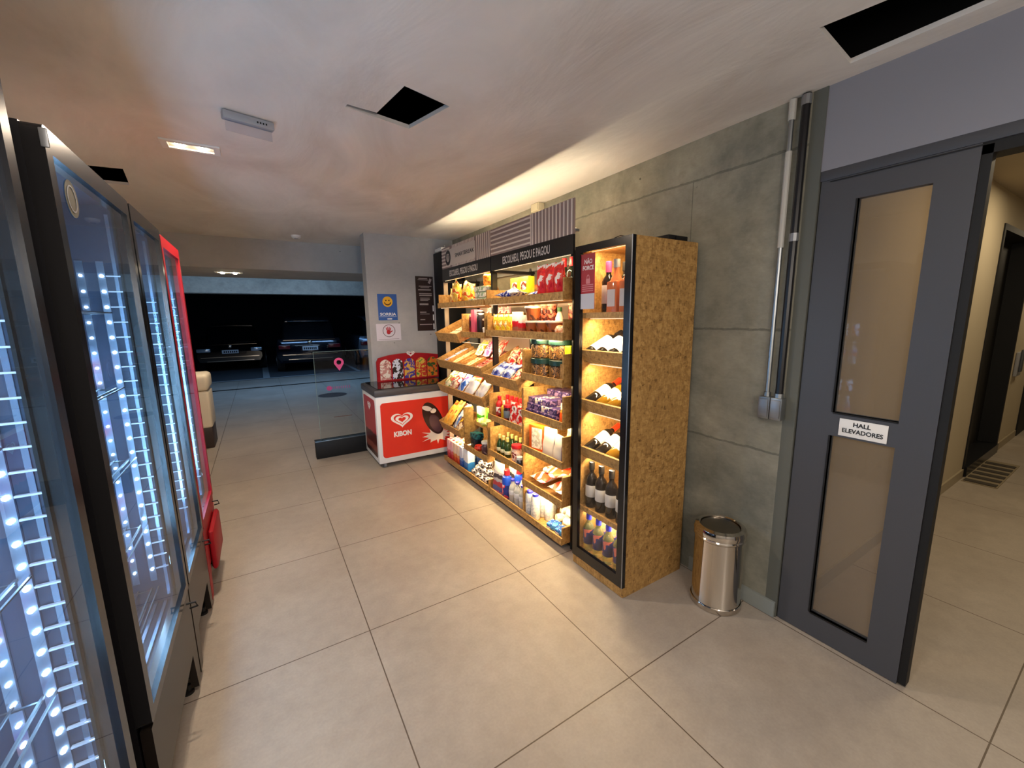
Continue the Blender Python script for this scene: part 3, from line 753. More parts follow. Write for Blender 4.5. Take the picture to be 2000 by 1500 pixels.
lamp_strip(RU, 1.985, 2.445, .581, 3 * K); lamp_strip(RU, 2.47, 2.96, .401, 3.5 * K)
lamp_strip(RU, 1.985, 2.445, .313, 3.5 * K); lamp_strip(LU, 3.52, 3.98, .42, 3 * K, 1.66); lamp_strip(LU, 3.02, 3.47, .313, 2 * K)

# ------------------------------------------------------------------ glass-door cabinet
def wine_cabinet():
    c = root('wine_cabinet', (1.83, 1.64, 0), 'tall OSB cabinet with a black-framed glass door and lit wine shelves', 'cabinet')
    x0, x1, y0, y1, H = 1.606, 2.088, 1.43, 1.852, 1.952
    ob('side_panel', box(x0, x1, y0, y0 + .018, 0, H), OSB, c); ob('side_panel', box(x0, x1, y1 - .018, y1, 0, H), OSB, c)
    ob('top_panel', box(x0, x1, y0 + .018, y1 - .018, H - .018, H), OSB, c)
    ob('back_panel', box(x1 - .012, x1, y0 + .018, y1 - .018, 0, H - .018), OSB, c)
    ob('plinth', box(1.584, x0, y0, y1, .004, .058), OSB, c)
    ob('bottom_panel', box(x0, x1 - .012, y0 + .018, y1 - .018, .08, .098), OSB, c)
    d = ob('door', poly([[(-1.855, .06), (-1.432, .06), (-1.432, 1.954), (-1.855, 1.954)], [(-1.812, .125), (-1.478, .125), (-1.478, 1.915), (-1.812, 1.915)]],
                        frame((1.603, 0, 0), (0, -1, 0), (0, 0, 1)), .024), mat('black_gloss_frame', hexc('101013'), .2), c)
    ob('glass', box(1.589, 1.594, 1.478, 1.812, .125, 1.915), CGLASS, d)
    ob('frame_edge', box(1.5775, 1.5795, 1.431, 1.436, .06, 1.954), GREYM, d)
    for z, nm in ((1.573, 'flat'), (.385, 'flat')):
        s = ob('shelf', box(1.625, x1 - .012, y0 + .018, y1 - .018, z - .018, z), OSB, c)
        ob('shelf_lip', box(1.612, 1.625, y0 + .018, y1 - .018, z - .02, z + .012), OSB, s)
    for z in (1.310, 1.015, .722):
        T = slant_T(1.645, 0, z)
        me = box(0, .42, y0 + .018, y1 - .018, -.012, 0); me.transform(T); s = ob('wine_rack', me, OSB, c)
        me = box(-.012, 0, y0 + .018, y1 - .018, -.012, .070); me.transform(T); ob('shelf_lip', me, OSB, s)
        for yy in (1.555, 1.642, 1.729):
            me = box(.0, .34, yy, yy + .008, 0, .018); me.transform(T); ob('divider', me, OSB, s)
    for z, pw in ((1.93, 4.2), (1.552, 3.6), (1.285, 3.2), (.99, 3.2), (.70, 3.0), (.364, 4.2)):
        ob('led_strip', box(1.66, 1.672, 1.47, 1.81, z - .004, z), LEDS, c)
        area('cabinet_led', (1.666, 1.64, z - .008), (.33, .012), pw, (1, .74, .40), (.5, 0, -.85), 170)
    ob('led_strip', box(1.608, 1.614, 1.8285, 1.8335, .13, 1.9), LEDS, c)
    ob('notice', box(1.5855, 1.588, 1.700, 1.812, 1.605, 1.905), mat('notice_red', hexc('9c1f2c'), .4), d)
    n2 = box(1.5850, 1.5858, 1.700, 1.812, 1.605, 1.690); ob('notice_footer', n2, mat('notice_pale', hexc('b9b8c2'), .4), d)
    wt = mat('notice_white', hexc('e8dcdc'), .5)
    ob('lettering', text_mesh('NÃO', .034, F_right(1.5853, 1.752, 1.862), .0008, w=.062, bold=.0006), wt, d)
    ob('lettering', text_mesh('FORCE', .032, F_right(1.5853, 1.752, 1.828), .0008, w=.088, bold=.0006), wt, d)
    T = F_right(1.5854, 1.752, 1.765); bm = bmesh.new()
    poly_into(bm, [rrect(-.016, -.022, .016, .006, .003)], T, .0006)
    poly_into(bm, [ellipse(0, .006, .012, .022, 16, 0, 180) + ellipse(0, .006, .008, .017, 16, 180, 0)], T, .0006)
    ob('padlock_print', mesh_of(bm), mat('notice_pink', hexc('c97a80'), .5), d)
    ob('lettering', boxes([(1.5850, 1.5856, 1.71, 1.80, 1.735 - k * .011, 1.740 - k * .011) for k in range(4)]), mat('notice_pink', hexc('c97a80'), .5), d)
    cd = root('black_cable', (1.8, 1.7, 1.955), 'thin black cable looped over the top of the glass-door cabinet', 'cable')
    ob('cable_run', tube([(1.66, 1.66, 1.956), (1.66, 1.63, 1.975), (1.67, 1.60, 1.982), (1.70, 1.575, 1.975), (1.76, 1.56, 1.957), (1.9, 1.60, 1.957)], .0022), BLK, cd)
    ps = root('power_adapter', (1.95, 1.5, 1.955), 'flat black power adapter lying on top of the glass-door cabinet', 'adapter')
    ob('adapter_body', box(1.88, 2.04, 1.46, 1.56, 1.953, 1.985, bev=.006), BLK, ps)
    ob('adapter_plug', box(1.93, 1.97, 1.45, 1.462, 1.958, 1.978), BLK, ps)
wine_cabinet()

# ------------------------------------------------------------------ drinks coolers on the left
def cooler(label, y0, y1, H, frame_m, body_m, nled, zled0, zled1, style, xf=-.36, cat='cooler'):
    ym = (y0 + y1) / 2
    c = root('drinks_cooler', (xf - .32, ym, 0), label, cat)
    xb = xf - .64; fd = xf - .035
    liner = mat('cooler_liner', hexc('38465c'), .3)
    alu = mat('cooler_aluminium', hexc('a5b4c8'), .25, .85)
    ob('side_panel', box(xb, fd, y0, y0 + .03, .10, H - .01), body_m, c)
    ob('side_panel', box(xb, fd, y1 - .03, y1, .10, H - .01), body_m, c)
    ob('back_panel', box(xb, xb + .03, y0 + .03, y1 - .03, .10, H - .01), body_m, c)
    ob('top_panel', box(xb, fd, y0, y1, H - .01, H + .0), body_m, c)
    ob('inner_liner', boxes([(xb + .03, fd, y0 + .03, y0 + .036, .45, H - .03), (xb + .03, fd, y1 - .036, y1 - .03, .45, H - .03), (xb + .03, xb + .036, y0 + .036, y1 - .036, .45, H - .03),
                             (xb + .03, fd, y0 + .03, y1 - .03, .44, .45), (xb + .03, fd, y0 + .03, y1 - .03, H - .03, H - .02)]), liner, c)
    zb = .455
    T = frame((fd, 0, 0), (0, 1, 0), (0, 0, 1))
    fw = .036
    dr = ob('door', poly([rrect(y0, zb, y1, H, .012, 3), [(y0 + fw, zb + .035), (y1 - fw, zb + .035), (y1 - fw, H - .055), (y0 + fw, H - .055)]], T, .035), frame_m, c)
    ob('glass', box(xf - .014, xf - .008, y0 + fw, y1 - fw, zb + .035, H - .055), m_glass('cooler_glass', (.93, .96, 1.0), ior=1.42, film=.012), dr)
    ob('gasket', boxes([(fd - .006, fd, y0 + .03, y0 + .05, zb + .02, H - .04), (fd - .006, fd, y1 - .05, y1 - .03, zb + .02, H - .04)]), BLK, dr)
    # base with arched cut-out, feet
    bp = [(y0, .03), (y0 + .06, .03), (y0 + .09, .20), (y1 - .09, .20), (y1 - .06, .03), (y1, .03), (y1, zb - .012), (y0, zb - .012)]
    k = ob('base_panel', poly([bp], frame((xf - .03, 0, 0), (0, 1, 0), (0, 0, 1)), .026), frame_m if style == 'red' else mat('cooler_base', hexc('1c1714'), .28, 0, .3), c)
    ob('base_housing', box(xb, xf - .035, y0 + .01, y1 - .01, .205, .44), BLK, c)
    if style == 'red':
        ob('kick_cover', box(xf - .004, xf + .028, y0 + .12, y1 - .06, .14, .38, bev=.02), RED, c)
    hk = tube([(xf, y1 - .09, zb - .02), (xf + .03, y1 - .09, zb - .02), (xf + .034, y1 - .082, zb - .045), (xf + .008, y1 - .076, zb - .05)], .004, 8)
    ob('lock_hook', hk, BLK, c)
    for yy in (y0 + .04, y1 - .04):
        me = lathe([(0, 0), (.02, 0), (.02, .012), (.01, .014), (.01, .04), (0, .04)], 14); me.transform(Matrix.Translation((xf - .045, yy, 0))); ob('foot', me, BLK, c)
        me = lathe([(0, 0), (.02, 0), (.02, .012), (.01, .014), (.01, .04), (0, .04)], 14); me.transform(Matrix.Translation((xf - .545, yy, 0))); ob('foot', me, BLK, c)
    # led columns on the far inner wall with discrete diodes
    ys = y1 - .038
    n = nled
    for x, s in ((xf - .092, .0052), (xf - .145, .0040)):
        ob('led_carrier', box(x - .010, x + .010, ys - .006, ys, zled0 - .05, zled1 + .05), alu, c)
        bm = bmesh.new()
        for i in range(n):
            z = zled0 + (zled1 - zled0) * i / (n - 1)
            if style == 'red' and 9 < i < 14: continue
            bmesh.ops.create_icosphere(bm, subdivisions=1, radius=s, matrix=Matrix.Translation((x, ys - .009, z)))
        ob('led_diodes', mesh_of(bm), LEDW, c)['kind'] = 'stuff'
        area('cooler_led', (x + .0, ys - .014, (zled0 + zled1) / 2), (.01, zled1 - zled0), 3.8 if s > .005 else 2.0, COOL, (.25, -1, 0), 170).rotation_euler = Vector((.1, -1, 0)).to_track_quat('-Z', 'Z').to_euler()
    area('cooler_led', (xf - .085, y0 + .05, 1.15), (.02, 1.25), 5.5, COOL, (.12, 1, 0), 150).rotation_euler = Vector((-.08, 1, 0)).to_track_quat('-Z', 'Z').to_euler()  # unseen light added at the near side to brighten the far wall
    # pale bars standing in for LED streaks reflected on the inner wall
    bm = bmesh.new()
    for i in range(n):
        z = zled0 + (zled1 - zled0) * i / (n - 1)
        if style == 'red' and 9 < i < 14: continue
        bx(bm, xf - .080, xf - .040, ys - .010, ys - .002, z - .002, z + .002)
    rr = ob('led_streak_bars', mesh_of(bm), mat('led_streak_pale', hexc('e8eef8'), .35, .3), c); rr['kind'] = 'stuff'
    ob('rail', box(xf - .060, xf - .050, ys - .003, ys, zb + .02, H - .06), alu, c)
    # wire shelves
    for i in range(5):
        z = .52 + i * .27
        bm = bmesh.new()
        for k in range(9):
            xx = xb + .06 + k * .062; bx(bm, xx, xx + .004, y0 + .04, y1 - .045, z, z + .004)
        bx(bm, xb + .05, xf - .10, y0 + .045, y0 + .05, z - .004, z); bx(bm, xb + .05, xf - .10, y1 - .06, y1 - .055, z - .004, z)
        bx(bm, xf - .105, xf - .10, y0 + .04, y1 - .045, z - .003, z + .003)
        ob('wire_shelf', mesh_of(bm), mat('shelf_wire', hexc('3c4450'), .6), c)
    ob('floor_track', boxes([(xf - .16 + k * .03, xf - .15 + k * .03, y0 + .05, y1 - .05, .452, .462) for k in range(4)]), alu, c)
    return c
GF = mat('cooler_frame_grey', hexc('1c1b1c'), .22, 0, .6)
cooler('nearest drinks cooler, dark framed glass door cut off by the left edge', .50, 1.20, 2.04, GF, BLACKM, 26, .50, 1.72, 'plain')
c2 = cooler('grey-framed drinks cooler with a round sticker high on its glass door', 1.36, 2.055, 2.0, GF, BLACKM, 22, .60, 1.73, 'plain')
cooler('narrower grey-framed drinks cooler beside the red one', 2.075, 2.615, 2.0, GF, BLACKM, 22, .62, 1.66, 'plain')
cooler('red-framed drinks cooler, farthest of the four from the camera', 2.63, 3.17, 1.985, RED, BLACKM, 24, .60, 1.70, 'red')
ob('sticker', poly([ellipse(0, 0, .042, .045, 28)], F_left(-.3672, 1.50, 1.875), .0008), mat('sticker_pale', hexc('57574a'), .7), c2)
ob('sticker_ring', poly([ellipse(0, 0, .030, .033, 28), ellipse(0, 0, .026, .029, 28)], F_left(-.3662, 1.50, 1.875), .0005), GREYP, c2)
ob('end_cap', box(-.366, -.352, 1.356, 1.362, 1.95, 1.99, bev=.002), GREYM, c2)

# cream cooler box behind the red cooler
def cream_bin():
    b = root('cream_waste_bin', (-.80, 6.3, 0), 'cream waste bin with a rounded lid beyond the red cooler', 'bin')
    ob('bin_body', box(-1.06, -.60, 6.14, 6.60, .26, .72, bev=.03, seg=3), CREAM, b)
    ob('lid', box(-1.07, -.59, 6.13, 6.61, .725, .93, bev=.05, seg=4), CREAM, b)
    ob('base', box(-1.05, -.61, 6.16, 6.58, 0.002, .262, bev=.01), mat('bin_base_brown', hexc('3d2f2b'), .5), b)
    ob('handle', box(-.90, -.76, 6.12, 6.14, .62, .64, bev=.004), GREYP, b)
    f = root('foot_pedal', (-.60, 6.1, 0), 'dark pedal at the foot of the cream bin', 'pedal')
    bpy.data.objects.remove(f)
cream_bin()

# ------------------------------------------------------------------ cars in the dark garage
def loft(stations, n_half=None):
    bm = bmesh.new(); rings = []
    for y, wdt, zb, zm, zt, tw in stations:
        pts = [(-wdt * .93, zb), (-wdt, (zb + zm) / 2), (-wdt, zm), (-wdt * (1 + tw) / 2, (zm + zt * 2) / 3), (-wdt * tw, zt), (0, zt + .015), (wdt * tw, zt), (wdt * (1 + tw) / 2, (zm + zt * 2) / 3), (wdt, zm), (wdt, (zb + zm) / 2), (wdt * .93, zb)]
        rings.append([bm.verts.new((x, y, z)) for x, z in pts])
    m = len(rings[0])
    for a, b in zip(rings, rings[1:]):
        for i in range(m): bm.faces.new((a[i], a[(i + 1) % m], b[(i + 1) % m], b[i]))
    bm.faces.new(rings[0]); bm.faces.new(rings[-1])
    return mesh_of(bm, smooth=True)
def car(loc, rz, paint, label, suv=True, front=False):
    r = root('parked_car', loc, label, 'car', 'cars parked in the dark garage')
    k = 1.0 if suv else .88
    tint = mat('car_glass', hexc('0a0c10'), .05)
    def P(name, me, m, parent=None): return ob(name, me, m, parent or r, local=True)
    body = P('body', loft([(0, .80, .38, .70, .90 * k, .92), (.06, .89, .30, .70, 1.0 * k, .93), (.5, .92, .26, .75, 1.02 * k, .93), (1.4, .92, .24, .75, 1.0 * k, .93), (2.9, .92, .24, .72, .98 * k, .93), (3.4, .92, .26, .70, .96 * k, .92), (4.2, .90, .28, .62, .84 * k, .90), (4.45, .82, .34, .58, .72 * k, .88)]), paint)
    P('cabin', loft([(.10, .74, .95 * k, .98 * k, 1.0 * k, .9), (.38, .74, .95 * k, 1.15 * k, 1.50 * k, .82), (.7, .76, .95 * k, 1.2 * k, 1.60 * k, .82), (1.8, .78, .95 * k, 1.2 * k, 1.64 * k, .82), (2.5, .76, .95 * k, 1.15 * k, 1.56 * k, .82), (3.25, .70, .93 * k, .96 * k, .98 * k, .9)]), tint)
    P('roof', loft([(.34, .61, 1.50 * k, 1.51 * k, 1.525 * k, .95), (.7, .63, 1.59 * k, 1.61 * k, 1.63 * k, .95), (1.8, .65, 1.63 * k, 1.65 * k, 1.67 * k, .95), (2.5, .62, 1.55 * k, 1.57 * k, 1.585 * k, .95)]), paint)
    P('spoiler', box(-.55, .55, .26, .42, 1.50 * k, 1.53 * k, bev=.01), paint)
    for x in (-.82, .82):
        for y in (.85, 3.55):
            bm = bmesh.new(); tube_into(bm, [(x - .10, y, .33), (x + .10, y, .33)], .33, 28)
            wl = P('wheel', mesh_of(bm, smooth=True), mat('tyre', (.012, .012, .013), .8))
            bm = bmesh.new(); s = 1 if x > 0 else -1; tube_into(bm, [(x + s * .101, y, .33), (x + s * .108, y, .33)], .20, 20)
            P('rim', mesh_of(bm, smooth=True), GREYM, wl)
    end = 4.46 if front else -.012
    sg = 1 if front else -1
    lamp = mat('headlamp', hexc('b9c4cf'), .1, .6) if front else mat('tail_lamp', hexc('5a1218'), .15)
    for x in (-.66, .66):
        P('lamp', box(x - .17, x + .13 if x < 0 else x + .17, end - .12, end - .02 if front else end + .1, .72 * k, .84 * k, bev=.02), lamp)
    pl = P('number_plate', box(-.21, .21, end - .006, end + .006, .66 * k, .78 * k, bev=.002), mat('plate_white', hexc('c9ced3'), .5))
    P('plate_print', boxes([(-.18 + i * .052, -.145 + i * .052, end - .0075 if not front else end + .006, end - .006 if not front else end + .0075, .685 * k, .75 * k) for i in range(7)]), BLK, pl)
    P('bumper_trim', box(-.74, .74, end - .010, end + .02, .53 * k, .555 * k), CHROME)
    P('bumper_trim', box(-.60, .60, end - .014 if not front else end - .02, end + .02, .40 * k, .415 * k), CHROME)
    bm = bmesh.new(); bmesh.ops.create_uvsphere(bm, u_segments=16, v_segments=8, radius=.055, matrix=Matrix.Translation((0, end, .90 * k)) @ Matrix.Diagonal((1.1, .35, 1, 1)))
    P('emblem', mesh_of(bm, smooth=True), CHROME)
    P('boot_line', box(-.70, .70, end - .004, end + .05, .965 * k, .98 * k), CHROME)
    r.rotation_euler = (0, 0, rz)
    return r
car((1.27, 13.6, .012), R(-3), mat('car_paint_blue', hexc('10141f'), .15, .4, coat=.8), 'dark SUV seen from behind, in the middle of the garage')
car((3.62, 13.9, .012), R(-3), mat('car_paint_silver', hexc('5d6873'), .25, .5, coat=.5), 'grey car at the right, half hidden by the pillar')
car((-.80, 19.5, .012), R(180), mat('car_paint_black', hexc('08090c'), .15, .2, coat=.8), 'black car facing forward at the left of the garage', front=True, suv=False)

# ------------------------------------------------------------------ goods: one prototype mesh set per kind, linked copies for repeats
def bag_mesh(w, h, t, seed=0, wr=.006):
    rnd = random.Random(seed); nu, nv = 12, 14
    ph = [rnd.uniform(0, 6.28) for _ in range(6)]
    bm = bmesh.new(); sides = []
    for s in (-1, 1):
        g = []
        for j in range(nv + 1):
            v = j / nv; row = []
            for i in range(nu + 1):
                u = i / nu
                prof = (max(0, math.sin(PI * u)) ** .55) * (max(0, math.sin(PI * min(1, max(0, (v - .05) / .88)))) ** .6)
                wob = wr * (math.sin(9 * u + ph[0] + 4 * v) + math.sin(13 * v + ph[1] + s) + .6 * math.sin(21 * u + 17 * v + ph[2])) * (.2 + .8 * prof) * (1 if 0 < i < nu else 0)
                pinch = 1 - .05 * math.sin(PI * v)
                row.append((s * (t / 2 * prof) + wob * .5, (u - .5) * w * pinch + wr * .3 * math.sin(7 * v + ph[3]), v * h + wr * .5 * math.sin(8 * u + ph[4]) * (1 if j in (0, nv) else 0)))
            g.append(row)
        sides.append(g)
    V = [[[None] * (nu + 1) for _ in range(nv + 1)] for _ in range(2)]
    for k in range(2):
        for j in range(nv + 1):
            for i in range(nu + 1):
                if k == 1 and i in (0, nu): V[1][j][i] = V[0][j][i]
                else: V[k][j][i] = bm.verts.new(sides[k][j][i])
    for k in range(2):
        for j in range(nv):
            for i in range(nu): bm.faces.new((V[k][j][i], V[k][j][i + 1], V[k][j + 1][i + 1], V[k][j + 1][i]))
    bmesh.ops.translate(bm, verts=bm.verts, vec=(0, 0, .003))
    me = mesh_of(bm); me.polygons.foreach_set('use_smooth', [True] * len(me.polygons)); return me
def standup_mesh(w, h, t, seed=0):
    """stand-up pouch: full bottom, tapering to a flat crimped top"""
    rnd = random.Random(seed); ph = rnd.uniform(0, 6); n = 24; rings = []
    bm = bmesh.new()
    for j in range(9):
        v = j / 8; tt = t * (1 - v ** 1.6) + .003; ring = []
        for i in range(n):
            a = 2 * PI * i / n; cx, cy = math.cos(a), math.sin(a)
            sx = math.copysign(abs(cx) ** .5, cx); sy = math.copysign(abs(cy) ** .35, cy)
            ring.append(bm.verts.new((tt / 2 * sx + .003 * math.sin(5 * v * 3 + ph + 3 * a), w / 2 * sy * (1 - .03 * math.sin(PI * v)), v * h)))
        rings.append(ring)
    for a, b in zip(rings, rings[1:]):
        for i in range(n): bm.faces.new((a[i], a[(i + 1) % n], b[(i + 1) % n], b[i]))
    bm.faces.new(rings[0]); bm.faces.new(rings[-1])
    return mesh_of(bm, smooth=True)
def bm_box(w, h, t, bev=.002): return box(-t / 2, t / 2, -w / 2, w / 2, 0, h, bev=bev)

P = {}
def single(key, name, cat, me, m): P[key] = (name, cat, [(name, me, m)])
def multi(key, name, cat, parts): P[key] = (name, cat, parts)
def bottle(key, name, r, h, neck_r, body_m, cap_m, label_m=None, shoulder=.62, cap_h=.03, lab=(.15, .5), cat='bottle', neck0=.80):
    prof = [(0, 0), (r * .9, 0), (r, .006), (r, h * shoulder), (r * .82, h * (shoulder + .06)), (neck_r * 1.3, h * (neck0 - .03)), (neck_r, h * neck0), (neck_r, h - cap_h), (0, h - cap_h)]
    parts = [('bottle_body', lathe(prof, 20), body_m), ('cap', lathe([(0, h - cap_h), (neck_r * 1.22, h - cap_h), (neck_r * 1.22, h - .002), (neck_r, h), (0, h)], 16), cap_m)]
    if label_m: parts.append(('label', lathe([(r + .0004, h * lab[0]), (r + .0009, h * lab[0] + .001), (r + .0009, h * lab[1] - .001), (r + .0004, h * lab[1])], 20), label_m))
    multi(key, name, cat, parts)
def jar(key, name, r, h, body_m, lid_m, label_m=None, cat='jar', lid_h=.02, lidr=1.04):
    parts = [('jar_body', lathe([(0, 0), (r * .92, 0), (r, .006), (r, h - lid_h - .02), (r * .88, h - lid_h - .004), (r * .88, h - lid_h), (0, h - lid_h)], 22), body_m),
             ('lid', lathe([(0, h - lid_h), (r * lidr, h - lid_h), (r * lidr, h - .003), (r * lidr * .96, h), (0, h)], 22), lid_m)]
    if label_m: parts.append(('label', lathe([(r + .0004, h * .2), (r + .001, h * .2 + .001), (r + .001, h * .65), (r + .0004, h * .65 + .001)], 22), label_m))
    multi(key, name, cat, parts)
GOODS = []
def put(key, loc, label, group=None, rot=(0, 0, 0), T=None, s=1.0):
    name, cat, parts = P[key]
    if len(parts) == 1:
        o = bpy.data.objects.new(name, parts[0][1]); C.objects.link(o)
        if not len(parts[0][1].materials): parts[0][1].materials.append(parts[0][2])
    else:
        o = bpy.data.objects.new(name, None); o.empty_display_size = .03; C.objects.link(o)
        for pn, me, m in parts:
            if not len(me.materials): me.materials.append(m)
            c = bpy.data.objects.new(pn, me); C.objects.link(c); c.parent = o
    if T is not None: o.matrix_world = T
    else: o.location = loc; o.rotation_euler = rot; o.scale = (s, s, s)
    tag(o, label, cat, group); GOODS.append(o)
    return o
def on_slant(key, y, x0, z0, up, th, label, group=None, rz=0, lean=None):
    """lay a pack on a slanted tray: `up` = distance up the tray, th = half thickness clearance"""
    T0 = slant_T(x0, 0, z0)
    p = T0 @ Vector((.014 + up, 0, th + .002)); p.y = y
    ang = lean if lean is not None else PI / 2 - TILT
    T = Matrix.Translation(p) @ Matrix.Rotation(ang, 4, 'Y') @ Matrix.Rotation(rz, 4, 'X')
    return put(key, None, label, group, T=T)

pl = lambda n, h, r=.4: mat(n, hexc(h), r)
RCAP = pl('red_cap', 'c4202a', .3); WCAP = pl('white_cap', 'e8e6e0', .35); BCAP = pl('blue_cap', '2c2fb0', .3); DGREEN = pl('dark_green_lid', '1f3a34', .3)
# ---- top shelves
single('yellow_bag', 'snack_bag', 'snack', bag_mesh(.15, .20, .075, 1, .010), m_print('yellow_bag_print', ['e8a818', 'f0c83c', 'f6e08a', 'd8541c'], 22))
single('bread_bag', 'bread_bag', 'bread', bag_mesh(.14, .17, .085, 2, .012), m_print('bread_print', ['b88448', 'd9b070', 'e6c795'], 16))
single('orange_bag', 'snack_bag', 'snack', bag_mesh(.14, .12, .06, 3, .008), m_print('orange_bag_print', ['f08c14', 'f4a83c', 'e06a10'], 22))
single('cake_pack', 'cake_pack', 'cake', bm_box(.16, .045, .12, .008), m_print('cake_print', ['eee6d2', 'f2ecdc', '9db08a'], 30))
single('flat_orange_pack', 'snack_pack', 'snack', bag_mesh(.16, .14, .03, 4, .004), m_print('flat_orange_print', ['d88a4c', 'e8a860', 'c8683a'], 25))
multi('yellow_box', 'cereal_box', 'box', [('carton_body', bm_box(.125, .185, .06), m_print('yellow_box_print', ['e0b810', 'e8c820', 'f0d440'], 12)), ('picture', box(-.0312, -.0302, -.038, .038, .085, .15), m_print('yellow_box_picture', ['3a1a14', '6a2a1c', 'e8e0d0'], 40))])
multi('white_mug', 'paper_cup', 'cup', [('cup_body', lathe([(0, 0), (.026, 0), (.036, .085), (0, .085)], 20), WHITE), ('lid', lathe([(.038, .083), (.038, .09), (.03, .098), (0, .098)], 20), WCAP)])
single('navy_bag', 'snack_bag', 'snack', bag_mesh(.17, .26, .07, 5, .012), m_print('navy_bag_print', ['14195a', '1c2a86', 'e8e8ee', '2a3aa8'], 18))
single('red_bag', 'cookie_bag', 'snack', bag_mesh(.095, .215, .06, 6, .005), m_print('red_bag_print', ['c4161c', 'd8222a', 'e83c2c', 'f4e4dc'], 16))
bottle('dark_bottle', 'wine_bottle', .034, .26, .013, mat('dark_glass', hexc('141a12'), .08), RCAP, pl('silver_label', 'b9bec2'), cap_h=.06, lab=(.3, .5))
Z1 = 1.687
for i, (x, y, rx, rz) in enumerate(((1.70, 3.80, .15, .2), (1.68, 3.66, -.1, -.3), (1.80, 3.72, .1, .4), (1.90, 3.46, -.1, .1), (1.69, 3.535, .1, -.2))):
    put('yellow_bag', (x, y, Z1), 'orange and yellow snack bag in the heap on the top shelf of the far unit', 'snack bags on the top shelf', (rx, 0, rz), s=1.02)
put('bread_bag', (1.73, 3.905, Z1), 'tied bag of bread rolls at the left end of the top shelf', None, (0, .1, .3))
for k in range(3): put('cake_pack', (1.68, 3.14 + .006 * k, Z1 + k * .047), 'pale packed sliced cake in the low stack on the top shelf', 'stack of packed cakes', (0, 0, .05 * k))
put('cake_pack', (1.69, 3.33, Z1), 'pale packed cake lying beside the heap of yellow bags', None, (0, 0, -.2))
put('orange_bag', (1.70, 3.13, Z1 + .145), 'bright orange snack bag on top of the stack of cakes', None, (.0, .1, .1))
put('orange_bag', (1.83, 3.30, Z1 + .0), 'bright orange snack bag at the back of the top shelf', None, (.0, .1, -.2), s=1.5)
put('flat_orange_pack', None, 'flat orange biscuit pack lying at the front of the top shelf', None, T=Matrix.Translation((1.615, 2.86, Z1 + .022)) @ Matrix.Rotation(R(86), 4, 'Y'))
put('flat_orange_pack', None, 'orange biscuit pack propped up behind the flat one', None, T=Matrix.Translation((1.95, 2.84, Z1 + .005)) @ Matrix.Rotation(R(16), 4, 'Y') @ Matrix.Rotation(.1, 4, 'X'))
put('white_mug', (1.83, 2.938, Z1), 'white lidded paper cup on the top shelf', None)
for i, y in enumerate((2.835, 2.695)): put('yellow_box', (1.80, y, Z1), 'yellow carton with a dark picture, standing on the top shelf', 'yellow cartons on the top shelf', (0, 0, .05 * i))
for k, (x, y, z, a, rz) in enumerate(((1.665, 2.71, .038, 88, 1.57), (1.83, 2.52, .042, 86, 1.57))):
    put('navy_bag', None, ['navy and white snack bag lying lowest on the top shelf', 'navy and white snack bag lying on the other navy one'][k], None,
        T=Matrix.Translation((x, y + .1, Z1 + z)) @ Matrix.Rotation(-rz, 4, 'Z') @ Matrix.Rotation(R(a), 4, 'Y'))
for y in (2.285, 2.19, 2.097): put('red_bag', (1.655, y, Z1), 'bright red cookie bag standing at the front of the top shelf', 'red cookie bags on the top shelf', (0, 0, .1))
for x, y in ((1.78, 2.20), (1.78, 2.125), (1.78, 2.05), (1.87, 2.16), (1.87, 2.08)): put('dark_bottle', (x, y, Z1), 'dark bottle with a red cap at the right end of the top shelf', 'red-capped dark bottles on the top shelf')
# ---- second shelves
Z2 = 1.439
single('pasta_bag', 'pasta_bag', 'pasta', bag_mesh(.085, .15, .05, 8, .006), m_print('pasta_print', ['e0d020', 'f0e050', 'e8a028', 'f6f2c8'], 24))
single('box_white_red', 'milk_powder_box', 'box', bm_box(.07, .165, .055), m_bands('white_red_box', [(0, '9a5a4a'), (.32, 'b8342c'), (.38, 'c81c2c'), (.58, 'e9e6e2')], .165))
jar('tube_can', 'chip_tube', .036, .215, m_print('tube_print', ['a8281c', '5a1c14', 'e07a5a'], 24), pl('tube_lid', 'd8a890', .4), lid_h=.012)
multi('muffin_cup', 'dessert_tub', 'tub', [('tub_body', lathe([(0, 0), (.042, 0), (.056, .085), (0, .085)], 26), m_print('tub_print', ['6a3418', '8c4a20', '4a2414'], 10)), ('lid', lathe([(0, .0855), (.060, .0855), (.061, .094), (.057, .099), (0, .099)], 26), pl('tub_lid', 'ead8c8', .35))])
single('bun_pack', 'bun_pack', 'bread', (lambda bm: (lathe_into(bm, [(0, 0), (.022, .004), (.033, .022), (.034, .045), (.022, .066), (0, .072)], 16, 0, -.026), lathe_into(bm, [(0, 0), (.022, .004), (.033, .022), (.034, .045), (.022, .066), (0, .072)], 16, 0, .026), mesh_of(bm, smooth=True))[2])(bmesh.new()), m_print('bun_print', ['c8743c', 'e0a070', 'f2d8c0'], 30))
bottle('white_bottle', 'sauce_bottle', .03, .19, .014, pl('white_bottle_body', 'ece4d0', .3), pl('green_cap', '3a6a3c', .4), m_print('white_label', ['ece8d8', 'e8e0c8', 'c8382c'], 30))
jar('red_jar', 'sauce_jar', .042, .17, m_print('red_jar_print', ['a81c18', '7a1814', 'd87a60'], 16), pl('jar_lid_red', 'a02424', .35))
for i in range(3):
    for k in range(2): put('pasta_bag', (1.66 + .09 * k, 2.90 - i * .082, Z2), 'yellow pasta bag in the row on the second shelf', 'yellow pasta bags', (0, -.12, .15 * (i % 2)))
put('box_white_red', (1.66, 2.60, Z2), 'white and red milk powder box at the front of the second shelf', None, (0, 0, .1))
